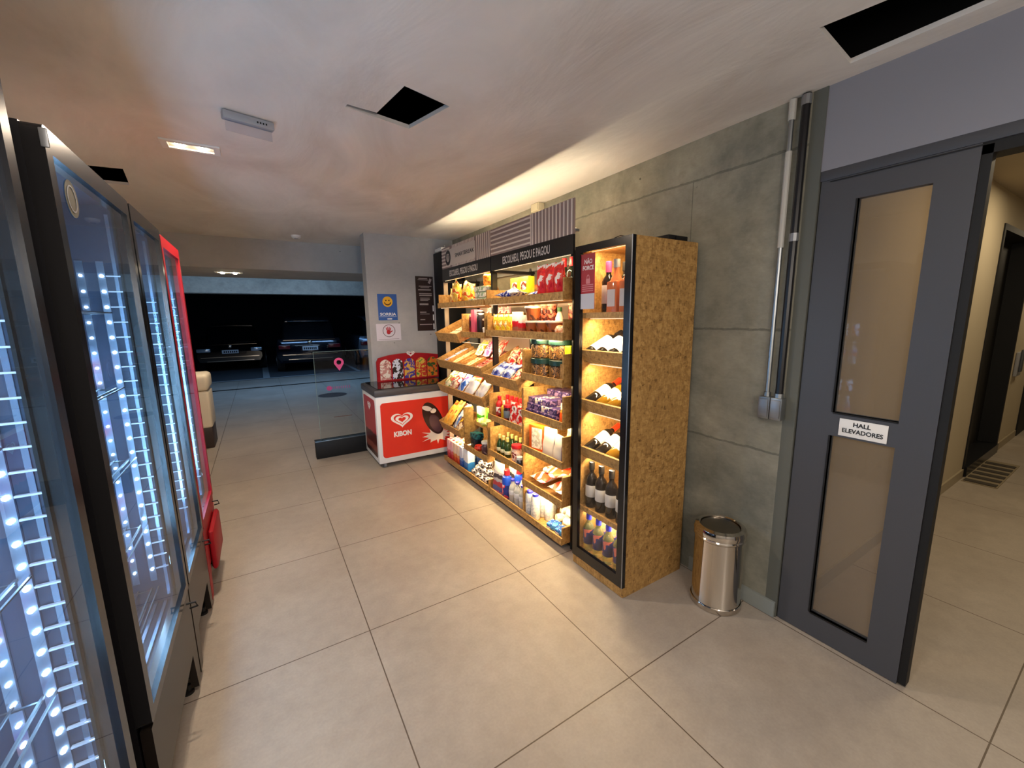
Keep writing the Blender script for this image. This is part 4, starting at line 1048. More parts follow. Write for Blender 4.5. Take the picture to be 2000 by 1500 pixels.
put('box_white_red', (1.66, 2.535, Z2), 'second white and red milk powder box, beside the brown tubs', None, (0, 0, -.1), s=.85)
for y in (2.60, 2.52, 2.44, 2.36): put('tube_can', (1.80, y, Z2), 'dark red snack tube in the back row on the second shelf', 'snack tubes on the second shelf')
for y in (2.16, 2.08): put('tube_can', (1.83, y, Z2), 'dark red snack tube at the right end of the second shelf', 'snack tubes at the right end')
for y in (2.42, 2.295, 2.175): put('muffin_cup', (1.675, y, Z2), 'brown dessert tub with a pale lid standing on the second shelf', 'brown tubs in the lower row')
put('muffin_cup', (1.675, 2.42, Z2 + .1), 'brown dessert tub stacked on top of the leftmost tub', None)
put('white_bottle', (1.80, 2.275, Z2), 'white bottle with a green cap behind the brown tubs', None)
put('bun_pack', (1.655, 2.075, Z2), 'pack of two round buns at the right end of the second shelf', None)
put('muffin_cup', (1.95, 2.06, Z2), 'pale-lidded tub in the right corner of the second shelf', None, s=.9)
# left unit second row
multi('pink_box', 'pink_carton', 'carton', [('carton_body', bm_box(.07, .22, .07), pl('pink_card', 'e0607c', .4)), ('flap', box(-.037, .037, -.037, .037, .2202, .222), pl('pink_flap', 'e88ca4', .4))])
bottle('black_white_bottle', 'syrup_bottle', .036, .21, .022, pl('black_bottle_body', '241a1c', .3), WCAP, m_print('bw_label', ['f0eeea', 'e8e4e0', '3a3436'], 14), cap_h=.05, lab=(.60, .9), shoulder=.92, neck0=.95)
jar('dark_red_can', 'food_can', .03, .18, m_print('dark_red_print', ['6a1220', '8a1c2c', '3a0c14'], 20), pl('can_lid_metal', 'b0aaa4', .25))
single('pink_pouch', 'candy_pouch', 'candy', bag_mesh(.09, .13, .05, 11, .006), m_print('pink_pouch_print', ['e05a80', 'f0a8b8', 'f6e8e0', 'c83c3c'], 24))
Z2R = 1.414
put('dark_red_can', (1.66, 3.37, Z2R), 'tall dark red can left of the pink carton', None)
put('pink_box', (1.66, 3.29, Z2R), 'tall pink carton in the small open compartment', None)
put('black_white_bottle', (1.66, 3.20, Z2R), 'black and white bottle right of the pink carton', None)
for i, y in enumerate((3.40, 3.29, 3.18, 3.07)): put('pink_pouch', (1.86, y, Z2R + .09), 'pink and white sweet pouch at the back of the small compartment', 'sweet pouches behind the pink carton', s=1.15)
put('white_mug', (1.65, 3.10, Z2R), 'small pale cup right of the black and white bottle', None, s=.7)
single('shelf_riser', 'display_riser', 'stand', box(-.08, .08, -.21, .21, 0, .085), OSB)
put('shelf_riser', (1.88, 3.235, Z2R), 'low wooden riser at the back of the small compartment', None)
single('thin_bar', 'chocolate_bar', 'chocolate', box(-.009, .009, -.022, .022, 0, .15, bev=.003), m_print('bar_beige_print', ['4a2c24', 'e4d4bc', 'ece0cc', '8a5a44'], 75))
for i in range(9):
    for k in range(2): on_slant('thin_bar', 3.53 + i * .049, 1.574, 1.345, .01 + k * .165, .010, 'beige chocolate bar with dark print on the small slanted tray', 'beige bars on the upper slanted tray', rz=.0)
# ---- slanted trays, third row
single('bar_blue', 'candy_pack', 'candy', box(-.012, .012, -.04, .04, 0, .14, bev=.005), m_print('bar_blue_print', ['1c3484', '4a68b8', 'd8dcea', 'b83a5a'], 34))
single('bar_red', 'candy_pack', 'candy', box(-.014, .014, -.03, .03, 0, .12, bev=.005), m_print('bar_red_print', ['8a1418', 'b8242a', '5a1410', 'e8b0a0'], 34))
single('bar_cream', 'chocolate_bar', 'chocolate', box(-.011, .011, -.030, .030, 0, .16, bev=.004), m_print('bar_cream_print', ['7a2418', 'd8a868', 'e8d4b0', 'c85424'], 50))
def tray_items(spec, x0, z0):
    for key, y, up, th, lab, grp in spec: on_slant(key, y, x0, z0, up, th, lab, grp)
tray_items([('bar_blue', 3.945 - .0, .01 + k * .15, .013, 'blue and white candy pack in the leftmost pocket of the slanted tray', 'blue candy packs in the left pocket') for k in range(2)] +
           [('bar_blue', 3.87 - .0, .01 + k * .15, .013, 'blue and white candy pack in the leftmost pocket of the slanted tray', 'blue candy packs in the left pocket') for k in range(2)] +
           [('bar_cream', y, .01 + k * .17, .012, 'cream and red chocolate bar lying in the pockets of the slanted tray', 'cream bars on the slanted tray') for y in (3.79, 3.72, 3.65, 3.56, 3.48, 3.41, 3.345) for k in range(2)] +
           [('bar_red', y, .01 + k * .125, .015, 'dark red candy pack in the rightmost pocket of the slanted tray', 'red candy packs in the right pocket') for y in (3.265, 3.195, 3.125, 3.055) for k in range(3)], 1.574, 1.072)
single('yellow_candy', 'candy_bag', 'candy', bag_mesh(.13, .17, .05, 21, .008), m_print('yellow_candy_print', ['e8d818', 'f0e858', 'e8e0d0', 'd8b018'], 20))
single('magenta_candy', 'candy_bag', 'candy', bag_mesh(.13, .18, .05, 22, .008), m_print('magenta_candy_print', ['c81c6c', 'e04890', 'f0b0cc', 'a0206a'], 20))
single('striped_candy', 'candy_bag', 'candy', bag_mesh(.14, .19, .05, 23, .008), m_print('striped_candy_print', ['c82420', 'e8d8c8', 'd83c2c', 'f0e8dc'], 14, stretch=(1, 3, .6)))
for key, y, lab in (('yellow_candy', 3.46, 'yellow candy bag leaning above the slanted tray'), ('magenta_candy', 3.30, 'bright pink candy bag leaning above the slanted tray'), ('striped_candy', 3.13, 'red and cream striped candy bag leaning above the slanted tray')):
    on_slant(key, y, 1.574, 1.072, .20, .055, lab, None, lean=R(38))
# right unit slanted
single('blue_chips', 'chips_bag', 'snack', bag_mesh(.15, .19, .06, 31, .012), m_print('blue_chips_print', ['141c66', '26389c', '8a98c8', 'e4e6ee'], 22))
single('red_chips', 'chips_bag', 'snack', bag_mesh(.13, .17, .06, 32, .012), m_print('red_chips_print', ['b01c20', 'd8302c', 'e8c8a0', '7a1418'], 24))
single('gold_chips', 'chips_bag', 'snack', bag_mesh(.13, .16, .05, 33, .012), m_print('gold_chips_print', ['d8b820', 'e8d858', '6a4a2a', 'f0e8b8'], 24))
single('tan_chips', 'chips_bag', 'snack', bag_mesh(.13, .17, .05, 34, .012), m_print('tan_chips_print', ['e6d2ac', 'd8b48a', 'a8402c', 'f2ead8'], 24))
for k, (key, y, up, lab) in enumerate((('blue_chips', 2.875, .005, 'dark blue chips bag in the slanted tray, left one'), ('blue_chips', 2.715, .005, 'dark blue chips bag in the slanted tray, right one'), ('tan_chips', 2.56, .005, 'beige chips bag at the right side of the slanted tray'),
     )): on_slant(key, y, 1.574, 1.035, up, .034, lab, None, lean=R(52))
for k, (key, y, up, lab) in enumerate((('red_chips', 2.88, .20, 'red chips bag behind the blue ones, leftmost of the red'), ('red_chips', 2.74, .21, 'red chips bag behind the blue ones, in the middle'), ('gold_chips', 2.63, .25, 'yellow and gold chips bag behind the blue ones'), ('red_chips', 2.53, .26, 'red chips bag at the back right of the slanted tray'))):
    on_slant(key, y, 1.574, 1.035, up, .04, lab, None, lean=R(30))
# ---- third row right: snack tubs
jar('snack_tub', 'snack_tub', .090, .135, m_print('snack_mix', ['20180f', '7a5428', '2c2012', 'b88848', '4a3820'], 34), DGREEN, None, cat='tub', lid_h=.036, lidr=1.03)
Z3 = 1.144
for i, y in enumerate((2.335, 2.145)):
    for k in range(2):
        put('snack_tub', (1.705 + .02 * i, y + .004 * k, Z3 + k * .137), ['clear tub of snack mix with a dark green lid, lower left', 'clear tub of snack mix with a dark green lid, upper left', 'clear tub of snack mix with a dark green lid, lower right', 'clear tub of snack mix with a dark green lid, upper right'][i * 2 + k])
single('neon_bag', 'tea_bag_box', 'box', bm_box(.06, .115, .05, .006), pl('neon_yellow', 'e2e60a', .4))
jar('brown_jar', 'spice_jar', .024, .11, m_print('brown_jar_print', ['a85a14', 'c87820', '3a1a10'], 20), pl('spice_lid', '5a2410', .4))
put('neon_bag', (1.69, 2.022, Z3 + .12), 'bright yellow box high at the right side of the shelf', None)
single('small_riser', 'display_riser', 'stand', box(-.06, .06, -.028, .028, 0, .118), OSB)
put('small_riser', (1.69, 2.024, Z3), 'small wooden block under the bright yellow box', None)
put('brown_jar', (1.90, 2.10, Z3), 'brown spice jar to the right of the snack tubs', None)
# ---- fourth row
single('biscuits', 'biscuit_pack', 'biscuits', bag_mesh(.17, .22, .06, 41, .008), m_print('biscuit_print', ['f0eadc', 'e4d0a8', '9a2c34', 'f6f2ea'], 18))
single('blue_pack', 'biscuit_pack', 'biscuits', bag_mesh(.13, .22, .06, 42, .008), m_print('blue_pack_print', ['2048a0', '3c6cc8', 'e4e8f0', '6a3c8c'], 14))
single('crisp_white', 'chips_bag', 'snack', bag_mesh(.18, .23, .07, 43, .012), m_bands('crisp_white_print', [(0, 'e4e2e6'), (.50, 'dcd8dc'), (.62, 'c86a28'), (.78, '8c1c24'), (.9, 'e8e4e0')], .23))
single('plain_white', 'chips_bag', 'snack', bag_mesh(.16, .20, .06, 44, .012), m_print('plain_white_print', ['e8e6ea', 'dcd8de', 'f4f0e0', 'd8d8c0'], 12))
single('green_print_pack', 'biscuit_pack', 'biscuits', bag_mesh(.15, .22, .05, 45, .008), m_print('green_pack_print', ['e8dcae', 'f0e8c8', '7a9a4a', 'b03a3a'], 20))
for key, y, lab in (('green_print_pack', 3.86, 'cream biscuit pack with green print, leftmost on the long slanted tray'), ('biscuits', 3.70, 'white biscuit pack with a red round picture'), ('blue_pack', 3.53, 'blue and white biscuit pack in the middle of the long slanted tray'),
                    ('crisp_white', 3.35, 'large white crisps bag with an orange and red top'), ('plain_white', 3.14, 'plain white crisps bag at the right of the long slanted tray')):
    on_slant(key, y, 1.574, .815, .01, .045, lab, None, lean=R(40))
bottle('ketchup', 'sauce_bottle', .032, .18, .014, m_print('ketchup_print', ['9a1418', 'b82020', '5a0c10'], 12), RCAP, m_print('ketchup_label', ['c8c4c0', 'a02424', 'e8e0d8'], 22))
jar('olive_jar', 'preserve_jar', .036, .13, m_print('olive_print', ['6a1418', '8a2420', '2a1a18'], 20), RCAP, pl('grey_label', '6a7884'))
bottle('mustard', 'mustard_bottle', .024, .15, .01, pl('mustard_body', 'c8a428', .3), pl('mustard_cap', 'e8dcb0', .4))
single('ketchup_pouch', 'sauce_pouch', 'sauce', standup_mesh(.085, .17, .045, 3), m_print('ketchup_pouch_print', ['c01818', 'e03028', 'f0e8e0', '8a1014'], 18))
ZL4 = .737
for x, y in ((1.66, 2.90), (1.74, 2.90), (1.74, 2.83), (1.74, 2.76), (1.74, 2.69), (1.74, 2.62), (1.74, 2.55)): put('ketchup', (x, y, ZL4), 'dark red sauce bottle with a red cap in the row on the narrow shelf', 'red sauce bottles')
put('mustard', (1.66, 2.83, ZL4), 'small yellow mustard bottle among the red sauce bottles', None)
put('olive_jar', (1.655, 2.755, ZL4), 'red-lidded jar with a grey label in front of the sauce bottles', None)
put('ketchup_pouch', (1.65, 2.655, ZL4), 'bright red and white sauce pouch, left one', None)
put('ketchup_pouch', (1.65, 2.565, ZL4), 'bright red and white sauce pouch, right one', None, s=.92)
single('purple_box', 'biscuit_box', 'box', bm_box(.085, .040, .15, .002), m_print('purple_box_print', ['3a2c60', '4a3a78', '2c2048', '8a7098'], 26))
single('cream_box', 'biscuit_box', 'box', bm_box(.085, .040, .15, .002), m_print('cream_box_print', ['e0c8b0', '4a3a78', 'f0e0c8'], 22))
Z4 = .868
for k in range(3):
    for i in range(4):
        if k == 2 and i in (3,): continue
        put('cream_box' if (i, k) in ((2, 1), (1, 2)) else 'purple_box', (1.69 + .012 * k, 2.40 - i * .088, Z4 + k * .0415), 'purple biscuit box in the front stacks on the shelf' if (i, k) not in ((2, 1), (1, 2)) else 'cream-fronted biscuit box among the purple ones', 'purple biscuit boxes' if (i, k) not in ((2, 1), (1, 2)) else 'cream biscuit boxes')
for k in range(4):
    for i in range(3): put('purple_box', (1.875, 2.38 - i * .088, Z4 + k * .0415), 'purple biscuit box in the taller stacks at the back', 'purple biscuit boxes at the back')
single('orange_wedge', 'snack_pouch', 'snack', standup_mesh(.07, .13, .05, 5), m_bands('orange_wedge_print', [(0, 'e06a1c'), (.2, 'd85018'), (.55, 'e8a040'), (.7, 'f0e4c8')], .13))
put('orange_wedge', (1.66, 2.04, Z4), 'small orange pouch at the right end beside the purple boxes', None)
# ---- fifth row left: long bags and green cartons
single('orange_long', 'cereal_bag', 'cereal', bag_mesh(.13, .28, .05, 51, .006), m_print('orange_long_print', ['e0901c', 'f0b040', 'f4c860', 'c8541c'], 14))
single('blue_long', 'cereal_bag', 'cereal', bag_mesh(.13, .28, .05, 52, .006), m_print('blue_long_print', ['2c58a8', '6a8cc8', 'f0ece4', 'c8a8c0'], 12))
single('cream_long', 'cereal_bag', 'cereal', bag_mesh(.13, .26, .05, 53, .006), m_print('cream_long_print', ['e8cc9c', 'f0dcb4', '6a3a20', 'e8c02c'], 18))
for key, y, lab in (('orange_long', 3.93, 'orange cereal bag leaning on the lower left slanted tray, left one'), ('orange_long', 3.83, 'orange cereal bag leaning on the lower left slanted tray, right one'), ('blue_long', 3.72, 'blue and white cereal bag beside the orange ones'), ('cream_long', 3.60, 'cream bag with dark lettering beside the column board')):
    on_slant(key, y, 1.578, .415, .0, .045, lab, None, lean=R(38))
single('green_carton', 'green_carton', 'carton', bm_box(.105, .165, .06), m_bands('green_carton_print', [(0, '3f9a28'), (.45, '4cae30'), (.55, 'e8f0e0')], .165))
single('green_bag', 'tea_bag', 'tea', bag_mesh(.10, .17, .05, 55, .006), m_print('green_bag_print', ['58b02c', '7ac83c', 'a8e068', 'e8f0d8'], 10))
single('lime_bag', 'snack_bag', 'snack', bag_mesh(.15, .16, .06, 56, .012), m_print('lime_print', ['c8d830', 'd8e858', 'e8f0a0', '7aa828'], 14))
put('green_carton', (1.76, 3.43, .550), 'green and white carton, leftmost of the green packs', None)
put('green_bag', (1.76, 3.30, .550), 'bright green bag between the carton and the shelf edge', None)
put('green_bag', (1.80, 3.12, .550), 'bright green bag at the right, behind the lime bag', None)
put('lime_bag', None, 'lime green snack bag lying in front of the green packs', None, T=Matrix.Translation((1.74, 3.15, .575)) @ Matrix.Rotation(R(-30), 4, 'Z') @ Matrix.Rotation(R(-70), 4, 'Y'))
# small bottles, strawberry jar
bottle('green_beer', 'small_green_bottle', .028, .165, .011, mat('green_glass', hexc('1d3018'), .06), pl('gold_cap', 'a8a468', .3), pl('beer_label', 'c8ccb0'), shoulder=.5, cap_h=.035, lab=(.16, .34), neck0=.72)
ZL5 = .422
for y in (2.90, 2.835, 2.77): put('green_beer', (1.655, y, ZL5), 'small green bottle in the front row on the low narrow shelf', 'small green bottles in front')
for y in (2.90, 2.835, 2.77, 2.705): put('green_beer', (1.74, y, ZL5), 'small green bottle in the back row on the low narrow shelf', 'small green bottles behind')
jar('strawberry_jar', 'jam_jar', .040, .15, m_print('strawberry_print', ['c8281c', 'e8b8a0', 'f0d8c8', '8a1c18'], 24), RCAP, None, lid_h=.028)
jar('dark_jar', 'jam_jar', .036, .14, m_print('dark_jam', ['3a1014', '5a1a1c', '241014'], 20), pl('dark_lid', '8a2420', .4))
jar('grey_jar', 'jam_jar', .026, .075, m_print('grey_jam', ['8a8f9c', '3a3c44', '5a6474'], 24), pl('pale_lid', 'c8ccd0', .4))
put('strawberry_jar', (1.645, 2.615, ZL5), 'strawberry-coloured jar with a red lid right of the green bottles', None)
put('dark_jar', (1.70, 2.53, ZL5), 'dark jam jar behind the strawberry-coloured one', None)
put('grey_jar', (1.625, 2.54, ZL5), 'small grey jar at the front corner of the narrow shelf', None)
# ---- fifth row right: coffee bags
OC = pl('coffee_orange', 'e05a10', .4)
multi('orange_coffee', 'coffee_bag', 'coffee', [('bag_body', bm_box(.135, .19, .055, .006), OC), ('front_label', box(-.0295, -.028, -.058, .040, .02, .17), m_print('orange_coffee_label', ['e8e0d0', 'f0ead8', 'c8bfa8'], 30))])
multi('white_coffee', 'coffee_bag', 'coffee', [('bag_body', standup_mesh(.12, .20, .075, 6), pl('coffee_white', 'bdb6ae', .5)), ('striped_side', box(-.030, .030, -.0605, -.0595, .005, .13), m_print('purple_stripe', ['7a6a8c', 'a89ab0', '5a4a70'], 60, stretch=(3, 1, .05)))])
Z5 = .602
put('orange_coffee', (1.66, 2.34, Z5), 'orange coffee bag with a large pale label', None, (0, 0, .25))
put('white_coffee', (1.66, 2.19, Z5), 'white coffee pouch with striped side, left one', None, (0, 0, .15))
put('white_coffee', (1.645, 2.085, Z5), 'white coffee pouch with striped side, right one at the front', None, (0, 0, -.1), s=.9)
single('tan_coffee', 'coffee_bag', 'coffee', standup_mesh(.10, .22, .06, 9), m_print('tan_coffee_print', ['dcb88c', 'e8ccA8', 'f0e0c8'], 10))
put('tan_coffee', (1.78, 2.10, Z5), 'tall tan coffee pouch behind the white ones', None)
single('peach_pouch', 'snack_pouch', 'snack', standup_mesh(.11, .075, .05, 12), m_print('peach_print', ['e8a83c', 'f0c8a0', 'e88a1c'], 10))
# sixth row
multi('rice_bag', 'rice_bag', 'rice', [('bag_body', bag_mesh(.18, .26, .065, 61, .008), m_print('rice_print', ['d83a20', 'e8502c', 'f0e4d4', 'c82418'], 9)), ('front_label', (lambda me: (me.transform(Matrix.Translation((-.039, 0, .14)) @ Matrix.Rotation(R(-90), 4, 'Y')), me)[1])(poly([ellipse(0, 0, .062, .062, 20)], Matrix.Identity(4), .002)), m_print('rice_label', ['f0ece0', 'f6f2ea', 'c8786a'], 24))])
Z6 = .334
def lying(key, x, y, z, rz, lab, tilt=82, grp=None):
    return put(key, None, lab, grp, T=Matrix.Translation((x, y, z)) @ Matrix.Rotation(rz, 4, 'Z') @ Matrix.Rotation(R(tilt), 4, 'Y'))
lying('rice_bag', 1.63, 2.33, Z6 + .045, -.05, 'white-labelled red rice bag lying at the left of its shelf')
lying('rice_bag', 1.63, 2.105, Z6 + .042, -.03, 'red rice bag lying at the right of its shelf')
lying('rice_bag', 1.66, 2.22, Z6 + .115, -.45, 'red rice bag lying on top of the other two')
# left unit sixth row
single('teal_box', 'tea_box', 'box', bm_box(.12, .05, .08), m_print('teal_print', ['1c5a60', '2a7a80', '14343c'], 30))
single('navy_box', 'tea_box', 'box', bm_box(.10, .085, .07), m_print('navy_box_print', ['14222c', '1c3440', '0e161c'], 30))
single('red_fruit', 'red_packet', 'packet', lathe([(0, 0), (.03, .004), (.045, .025), (.036, .05), (0, .058)], 14), m_print('red_fruit_print', ['d8281c', 'e84428', 'a81814'], 24))
jar('clear_jar', 'preserve_jar', .038, .12, m_print('clear_jar_print', ['8a7c80', '5a3c40', 'a8989c'], 14), WCAP)
Z6L = .334
put('navy_box', (1.68, 3.40, Z6L), 'dark navy box on the small low shelf', None)
put('teal_box', (1.69, 3.405, Z6L + .087), 'teal box on top of the dark navy one', None, (0, 0, .1))
put('red_fruit', (1.65, 3.29, Z6L), 'round bright red packet on the small low shelf', None)
put('clear_jar', (1.66, 3.17, Z6L), 'jar with a white lid right of the red packet', None)
put('dark_jar', (1.76, 3.12, Z6L), 'dark jam jar in the back corner of the small low shelf', None)
put('dark_jar', (1.78, 3.27, Z6L), 'dark jam jar behind the round red packet', None)
# ---- base trays
ZB = .068
def carton(key, cols, cap, w=.07, h=.215, t=.07):
    multi(key, 'milk_carton', 'carton', [('carton_body', bm_box(w, h, t, .002), m_bands(key + '_print', cols, h)), ('cap', (lambda me: (me.transform(Matrix.Translation((0, 0, h))), me)[1])(lathe([(0, 0), (.015, 0), (.015, .014), (0, .014)], 14)), cap)])
carton('pink_milk', [(0, 'c8303c'), (.35, 'd8606c'), (.5, 'e8b8bc')], pl('pink_cap', 'e08a9a', .4))
carton('orange_milk', [(0, 'd8502c'), (.35, 'e08a50'), (.5, 'e8d0b8')], pl('orange_cap', 'e8a070', .4))
carton('blue_milk', [(0, '2c58b0'), (.35, '6a90d0'), (.5, 'd8dce8')], pl('pale_cap', 'd8dce4', .4))
for i, (key, y, col) in enumerate((('pink_milk', 3.94, 'pink'), ('pink_milk', 3.86, 'pink'), ('orange_milk', 3.78, 'orange'), ('orange_milk', 3.70, 'orange'), ('blue_milk', 3.62, 'blue'))):
    for k, x in enumerate((1.645, 1.725, 1.805)): put(key, (x, y, ZB), '%s and white milk carton standing in the rows at the left of the base tray' % col, '%s milk cartons' % col)
carton('big_blue', [(0, '2c7ac8'), (.38, '3c8cd8'), (.42, 'e8ecf0'), (.8, 'd8e4f0')], pl('pale_cap', 'd8dce4', .4), w=.105, h=.225, t=.075)
put('big_blue', (1.65, 3.515, ZB), 'larger white and blue carton at the end of the milk rows', None)
single('bw_pack', 'cookie_roll', 'cookies', box(-.03, .03, -.075, .075, 0, .05, bev=.014, seg=3), m_print('bw_pack_print', ['1c1416', 'e8e4e4', '2a1c1e', 'c8c4c8'], 20))
for i, (x, y, z, rz) in enumerate(((1.68, 3.36, 0, .5), (1.68, 3.26, 0, .6), (1.67, 3.15, 0, .4), (1.70, 3.31, .052, .9), (1.70, 3.19, .052, .3), (1.71, 3.26, .104, .6), (1.78, 3.35, 0, .7), (1.80, 3.17, 0, .5))):
    put('bw_pack', (x, y, ZB + z), 'black and white cookie roll in the heap on the base tray', 'black and white cookie rolls', (0, 0, rz))
single('detergent', 'detergent_pouch', 'detergent', standup_mesh(.15, .27, .07, 13), m_bands('detergent_print', [(0, 'c8707c'), (.1, '4a5a98'), (.25, 'b03848'), (.4, 'a8a4b0'), (.5, '3a3440'), (.62, 'b8b4bc'), (.7, 'e4dcd8')], .27))
bottle('bleach', 'bleach_bottle', .042, .25, .02, pl('bleach_blue', '1c48c0', .3), RCAP, m_print('bleach_label', ['14246a', '1c2c80', 'd83c50', 'e8e8f0'], 12), cap_h=.045, lab=(.05, .5), shoulder=.70, neck0=.8)
bottle('water', 'water_bottle', .032, .20, .014, mat('clear_plastic', (.75, .80, .85), .12, trans=.6), BCAP, pl('water_label', 'c8ccd8'), cap_h=.018, lab=(.35, .55))
bottle('white_blue', 'cleaner_bottle', .034, .20, .02, pl('bottle_offwhite', 'dcdcd6', .4), BCAP, m_print('cleaner_label', ['e0e0dc', 'dadada', 'd0d2d4', 'b4b8c2'], 60), shoulder=.84, neck0=.9, cap_h=.022, lab=(.12, .75))
single('paper_roll', 'paper_roll', 'paper', (lambda me: (me.transform(Matrix.Rotation(R(90), 4, 'X')), me)[1])(lathe([(0, -.07), (.028, -.07), (.030, -.066), (.030, .066), (.028, .07), (0, .07)], 18)), m_print('paper_roll_print', ['eeeadc', 'f2eee2', 'd0ccb8'], 20))
single('tall_white', 'tissue_box', 'box', bm_box(.075, .22, .06, .006), m_print('tall_white_print', ['e8e6d8', 'eeece0', 'c8c8b8'], 20))
single('blue_sponge', 'sponge_pack', 'sponge', box(-.04, .04, -.045, .045, 0, .045, bev=.010, seg=3), m_print('sponge_print', ['2c78c8', '4c98dc', '1c4aa0', 'e4ecf4'], 18))
put('detergent', (1.645, 2.895, ZB), 'large detergent pouch at the left end of the base tray', None, (0, 0, .1))
put('detergent', (1.76, 2.86, ZB), 'detergent pouch standing behind the front one', None, (0, 0, -.15))
put('bleach', (1.64, 2.765, ZB), 'blue bottle with a red cap at the front of the base tray', None)
put('bleach', (1.74, 2.73, ZB), 'blue bottle with a red cap standing behind the front one', None)
for x, y in ((1.64, 2.675), (1.64, 2.60), (1.72, 2.65), (1.72, 2.575), (1.64, 2.525), (1.72, 2.50)): put('water', (x, y, ZB), 'clear water bottle beside the blue bottles on the base tray', 'clear water bottles on the base tray')
for x, y in ((1.635, 2.445), (1.71, 2.425), (1.785, 2.44), (1.635, 2.365), (1.71, 2.35), (1.785, 2.36), (1.86, 2.40), (1.71, 2.275)): put('white_blue', (x, y, ZB), 'white bottle with a round blue cap in the cluster on the base tray', 'white blue-capped bottles')
for i, (x, y, z, rz) in enumerate(((1.80, 2.20, .031, 1.35), (1.88, 2.21, .031, 1.35), (1.84, 2.19, .092, 1.35), (1.77, 2.08, .031, .1), (1.84, 2.08, .031, .1), (1.80, 2.08, .092, .1))):
    put('paper_roll', (x, y, ZB + z), 'white paper roll in the heap at the right of the base tray', 'white paper rolls', (0, 0, rz))
put('blue_sponge', (1.665, 2.155, ZB), 'blue sponge pack at the front edge of the base tray, left one', None, (0, 0, .3))
put('blue_sponge', (1.665, 2.055, ZB), 'blue sponge pack at the front edge of the base tray, right one', None, (0, 0, .2))
put('tall_white', (1.96, 2.04, ZB), 'tall white box in the right corner of the base tray', None)

# ---- wine cabinet contents
ROSE = mat('rose_wine', hexc('d8794c'), .08, trans=.25)
multi('rose_square', 'rose_wine_bottle', 'bottle', [('bottle_body', (lambda bm: (bx(bm, -.038, .038, -.038, .038, 0, .175, bev=.01), lathe_into(bm, [(.036, .170), (.024, .20), (.015, .215), (.015, .26), (0, .26)], 16), mesh_of(bm, smooth=True))[2])(bmesh.new()), ROSE),
     ('cap', lathe([(.018, .245), (.018, .288), (0, .29)], 16), GREYM), ('label', box(-.0392, -.0384, -.028, .028, .04, .13), pl('rose_label', 'b8b0b0', .5))])
bottle('wine_up', 'wine_bottle', .0365, .29, .0145, mat('dark_wine_glass', hexc('1a1614'), .06), pl('black_foil', '1c1a1a', .3), pl('wine_label', 'c4c0bc', .5), shoulder=.62, cap_h=.05, lab=(.24, .50), neck0=.76)
bottle('pink_foil', 'wine_bottle', .0365, .29, .0145, mat('dark_wine_glass', hexc('1a1614'), .06), pl('pink_foil_m', 'c83c6a', .3), pl('wine_label', 'c4c0bc', .5), cap_h=.06, lab=(.2, .55), neck0=.76)
bottle('white_wrap', 'wine_bottle', .0365, .29, .0145, mat('dark_wine_glass', hexc('1a1614'), .06), pl('black_foil', '1c1a1a', .3), pl('bright_label', 'e6e4e0', .5), cap_h=.05, lab=(.10, .60), neck0=.76)
bottle('gold_wine', 'wine_bottle', .0365, .29, .0145, mat('gold_wine_glass', hexc('8a6414'), .08, trans=.2), pl('gold_foil', 'b88c2c', .3), pl('cream_label', 'e4dccc', .5), cap_h=.06, lab=(.22, .52), neck0=.76)
bottle('red_foil', 'wine_bottle', .0365, .29, .0145, mat('dark_wine_glass', hexc('1a1614'), .06), pl('red_foil_m', 'd83a1c', .3), pl('cream_label', 'e4dccc', .5), cap_h=.06, lab=(.28, .58), neck0=.76)
bottle('blue_wine', 'white_wine_bottle', .034, .245, .0145, mat('pale_green_glass', hexc('e4e8a8'), .05, trans=.85), pl('blue_foil', '3038c0', .3), m_print('navy_label', ['1c2450', '1c2450', '26306a', 'c86a5a'], 14), cap_h=.04, lab=(.2, .60), neck0=.78)
put('rose_square', (1.665, 1.615, 1.575), 'square rosé bottle with a grey label, front left on the top cabinet shelf')
put('rose_square', (1.665, 1.525, 1.575), 'square rosé bottle at the right on the top cabinet shelf')
put('rose_square', (1.77, 1.575, 1.575), 'square rosé bottle behind the front pair')
put('pink_foil', (1.70, 1.71, 1.575), 'dark wine bottle with a pink foil neck on the top cabinet shelf')
put('wine_up', (1.80, 1.68, 1.575), 'dark wine bottle behind the pink-foiled one')
def rack(key, z, y, lab, grp=None):
    T0 = slant_T(1.645, 0, z); p = T0 @ Vector((.003, 0, .0365 + .003)); p.y = y
    put(key, None, lab, grp, T=Matrix.Translation(p) @ Matrix.Rotation(PI / 2 - TILT, 4, 'Y'))
for y in (1.784, 1.690, 1.603, 1.509): rack('white_wrap', 1.310, y, 'wine bottle with a big white label lying on the upper rack', 'white-labelled bottles on the upper rack')
rack('red_foil', 1.015, 1.784, 'dark wine bottle with a cream label, leftmost on the middle rack'); rack('gold_wine', 1.015, 1.690, 'golden wine bottle in the centre of the middle rack'); rack('gold_wine', 1.015, 1.603, 'golden wine bottle at the right of the middle rack'); rack('wine_up', 1.015, 1.509, 'dark wine bottle at the right end of the middle rack')
rack('red_foil', .722, 1.784, 'dark wine bottle with a red neck, left on the lower rack'); rack('red_foil', .722, 1.66, 'dark wine bottle with a red neck, next to the left one') if False else rack('gold_wine', .722, 1.603, 'golden wine bottle at the right of the lower rack')
rack('red_foil', .722, 1.690, 'dark wine bottle with a red neck, second on the lower rack'); rack('wine_up', .722, 1.509, 'dark wine bottle at the right end of the lower rack')
for y in (1.79, 1.705, 1.62, 1.535): put('wine_up', (1.675, y, .387), 'red wine bottle with a pale label standing on the lower cabinet shelf', 'standing red wine bottles')
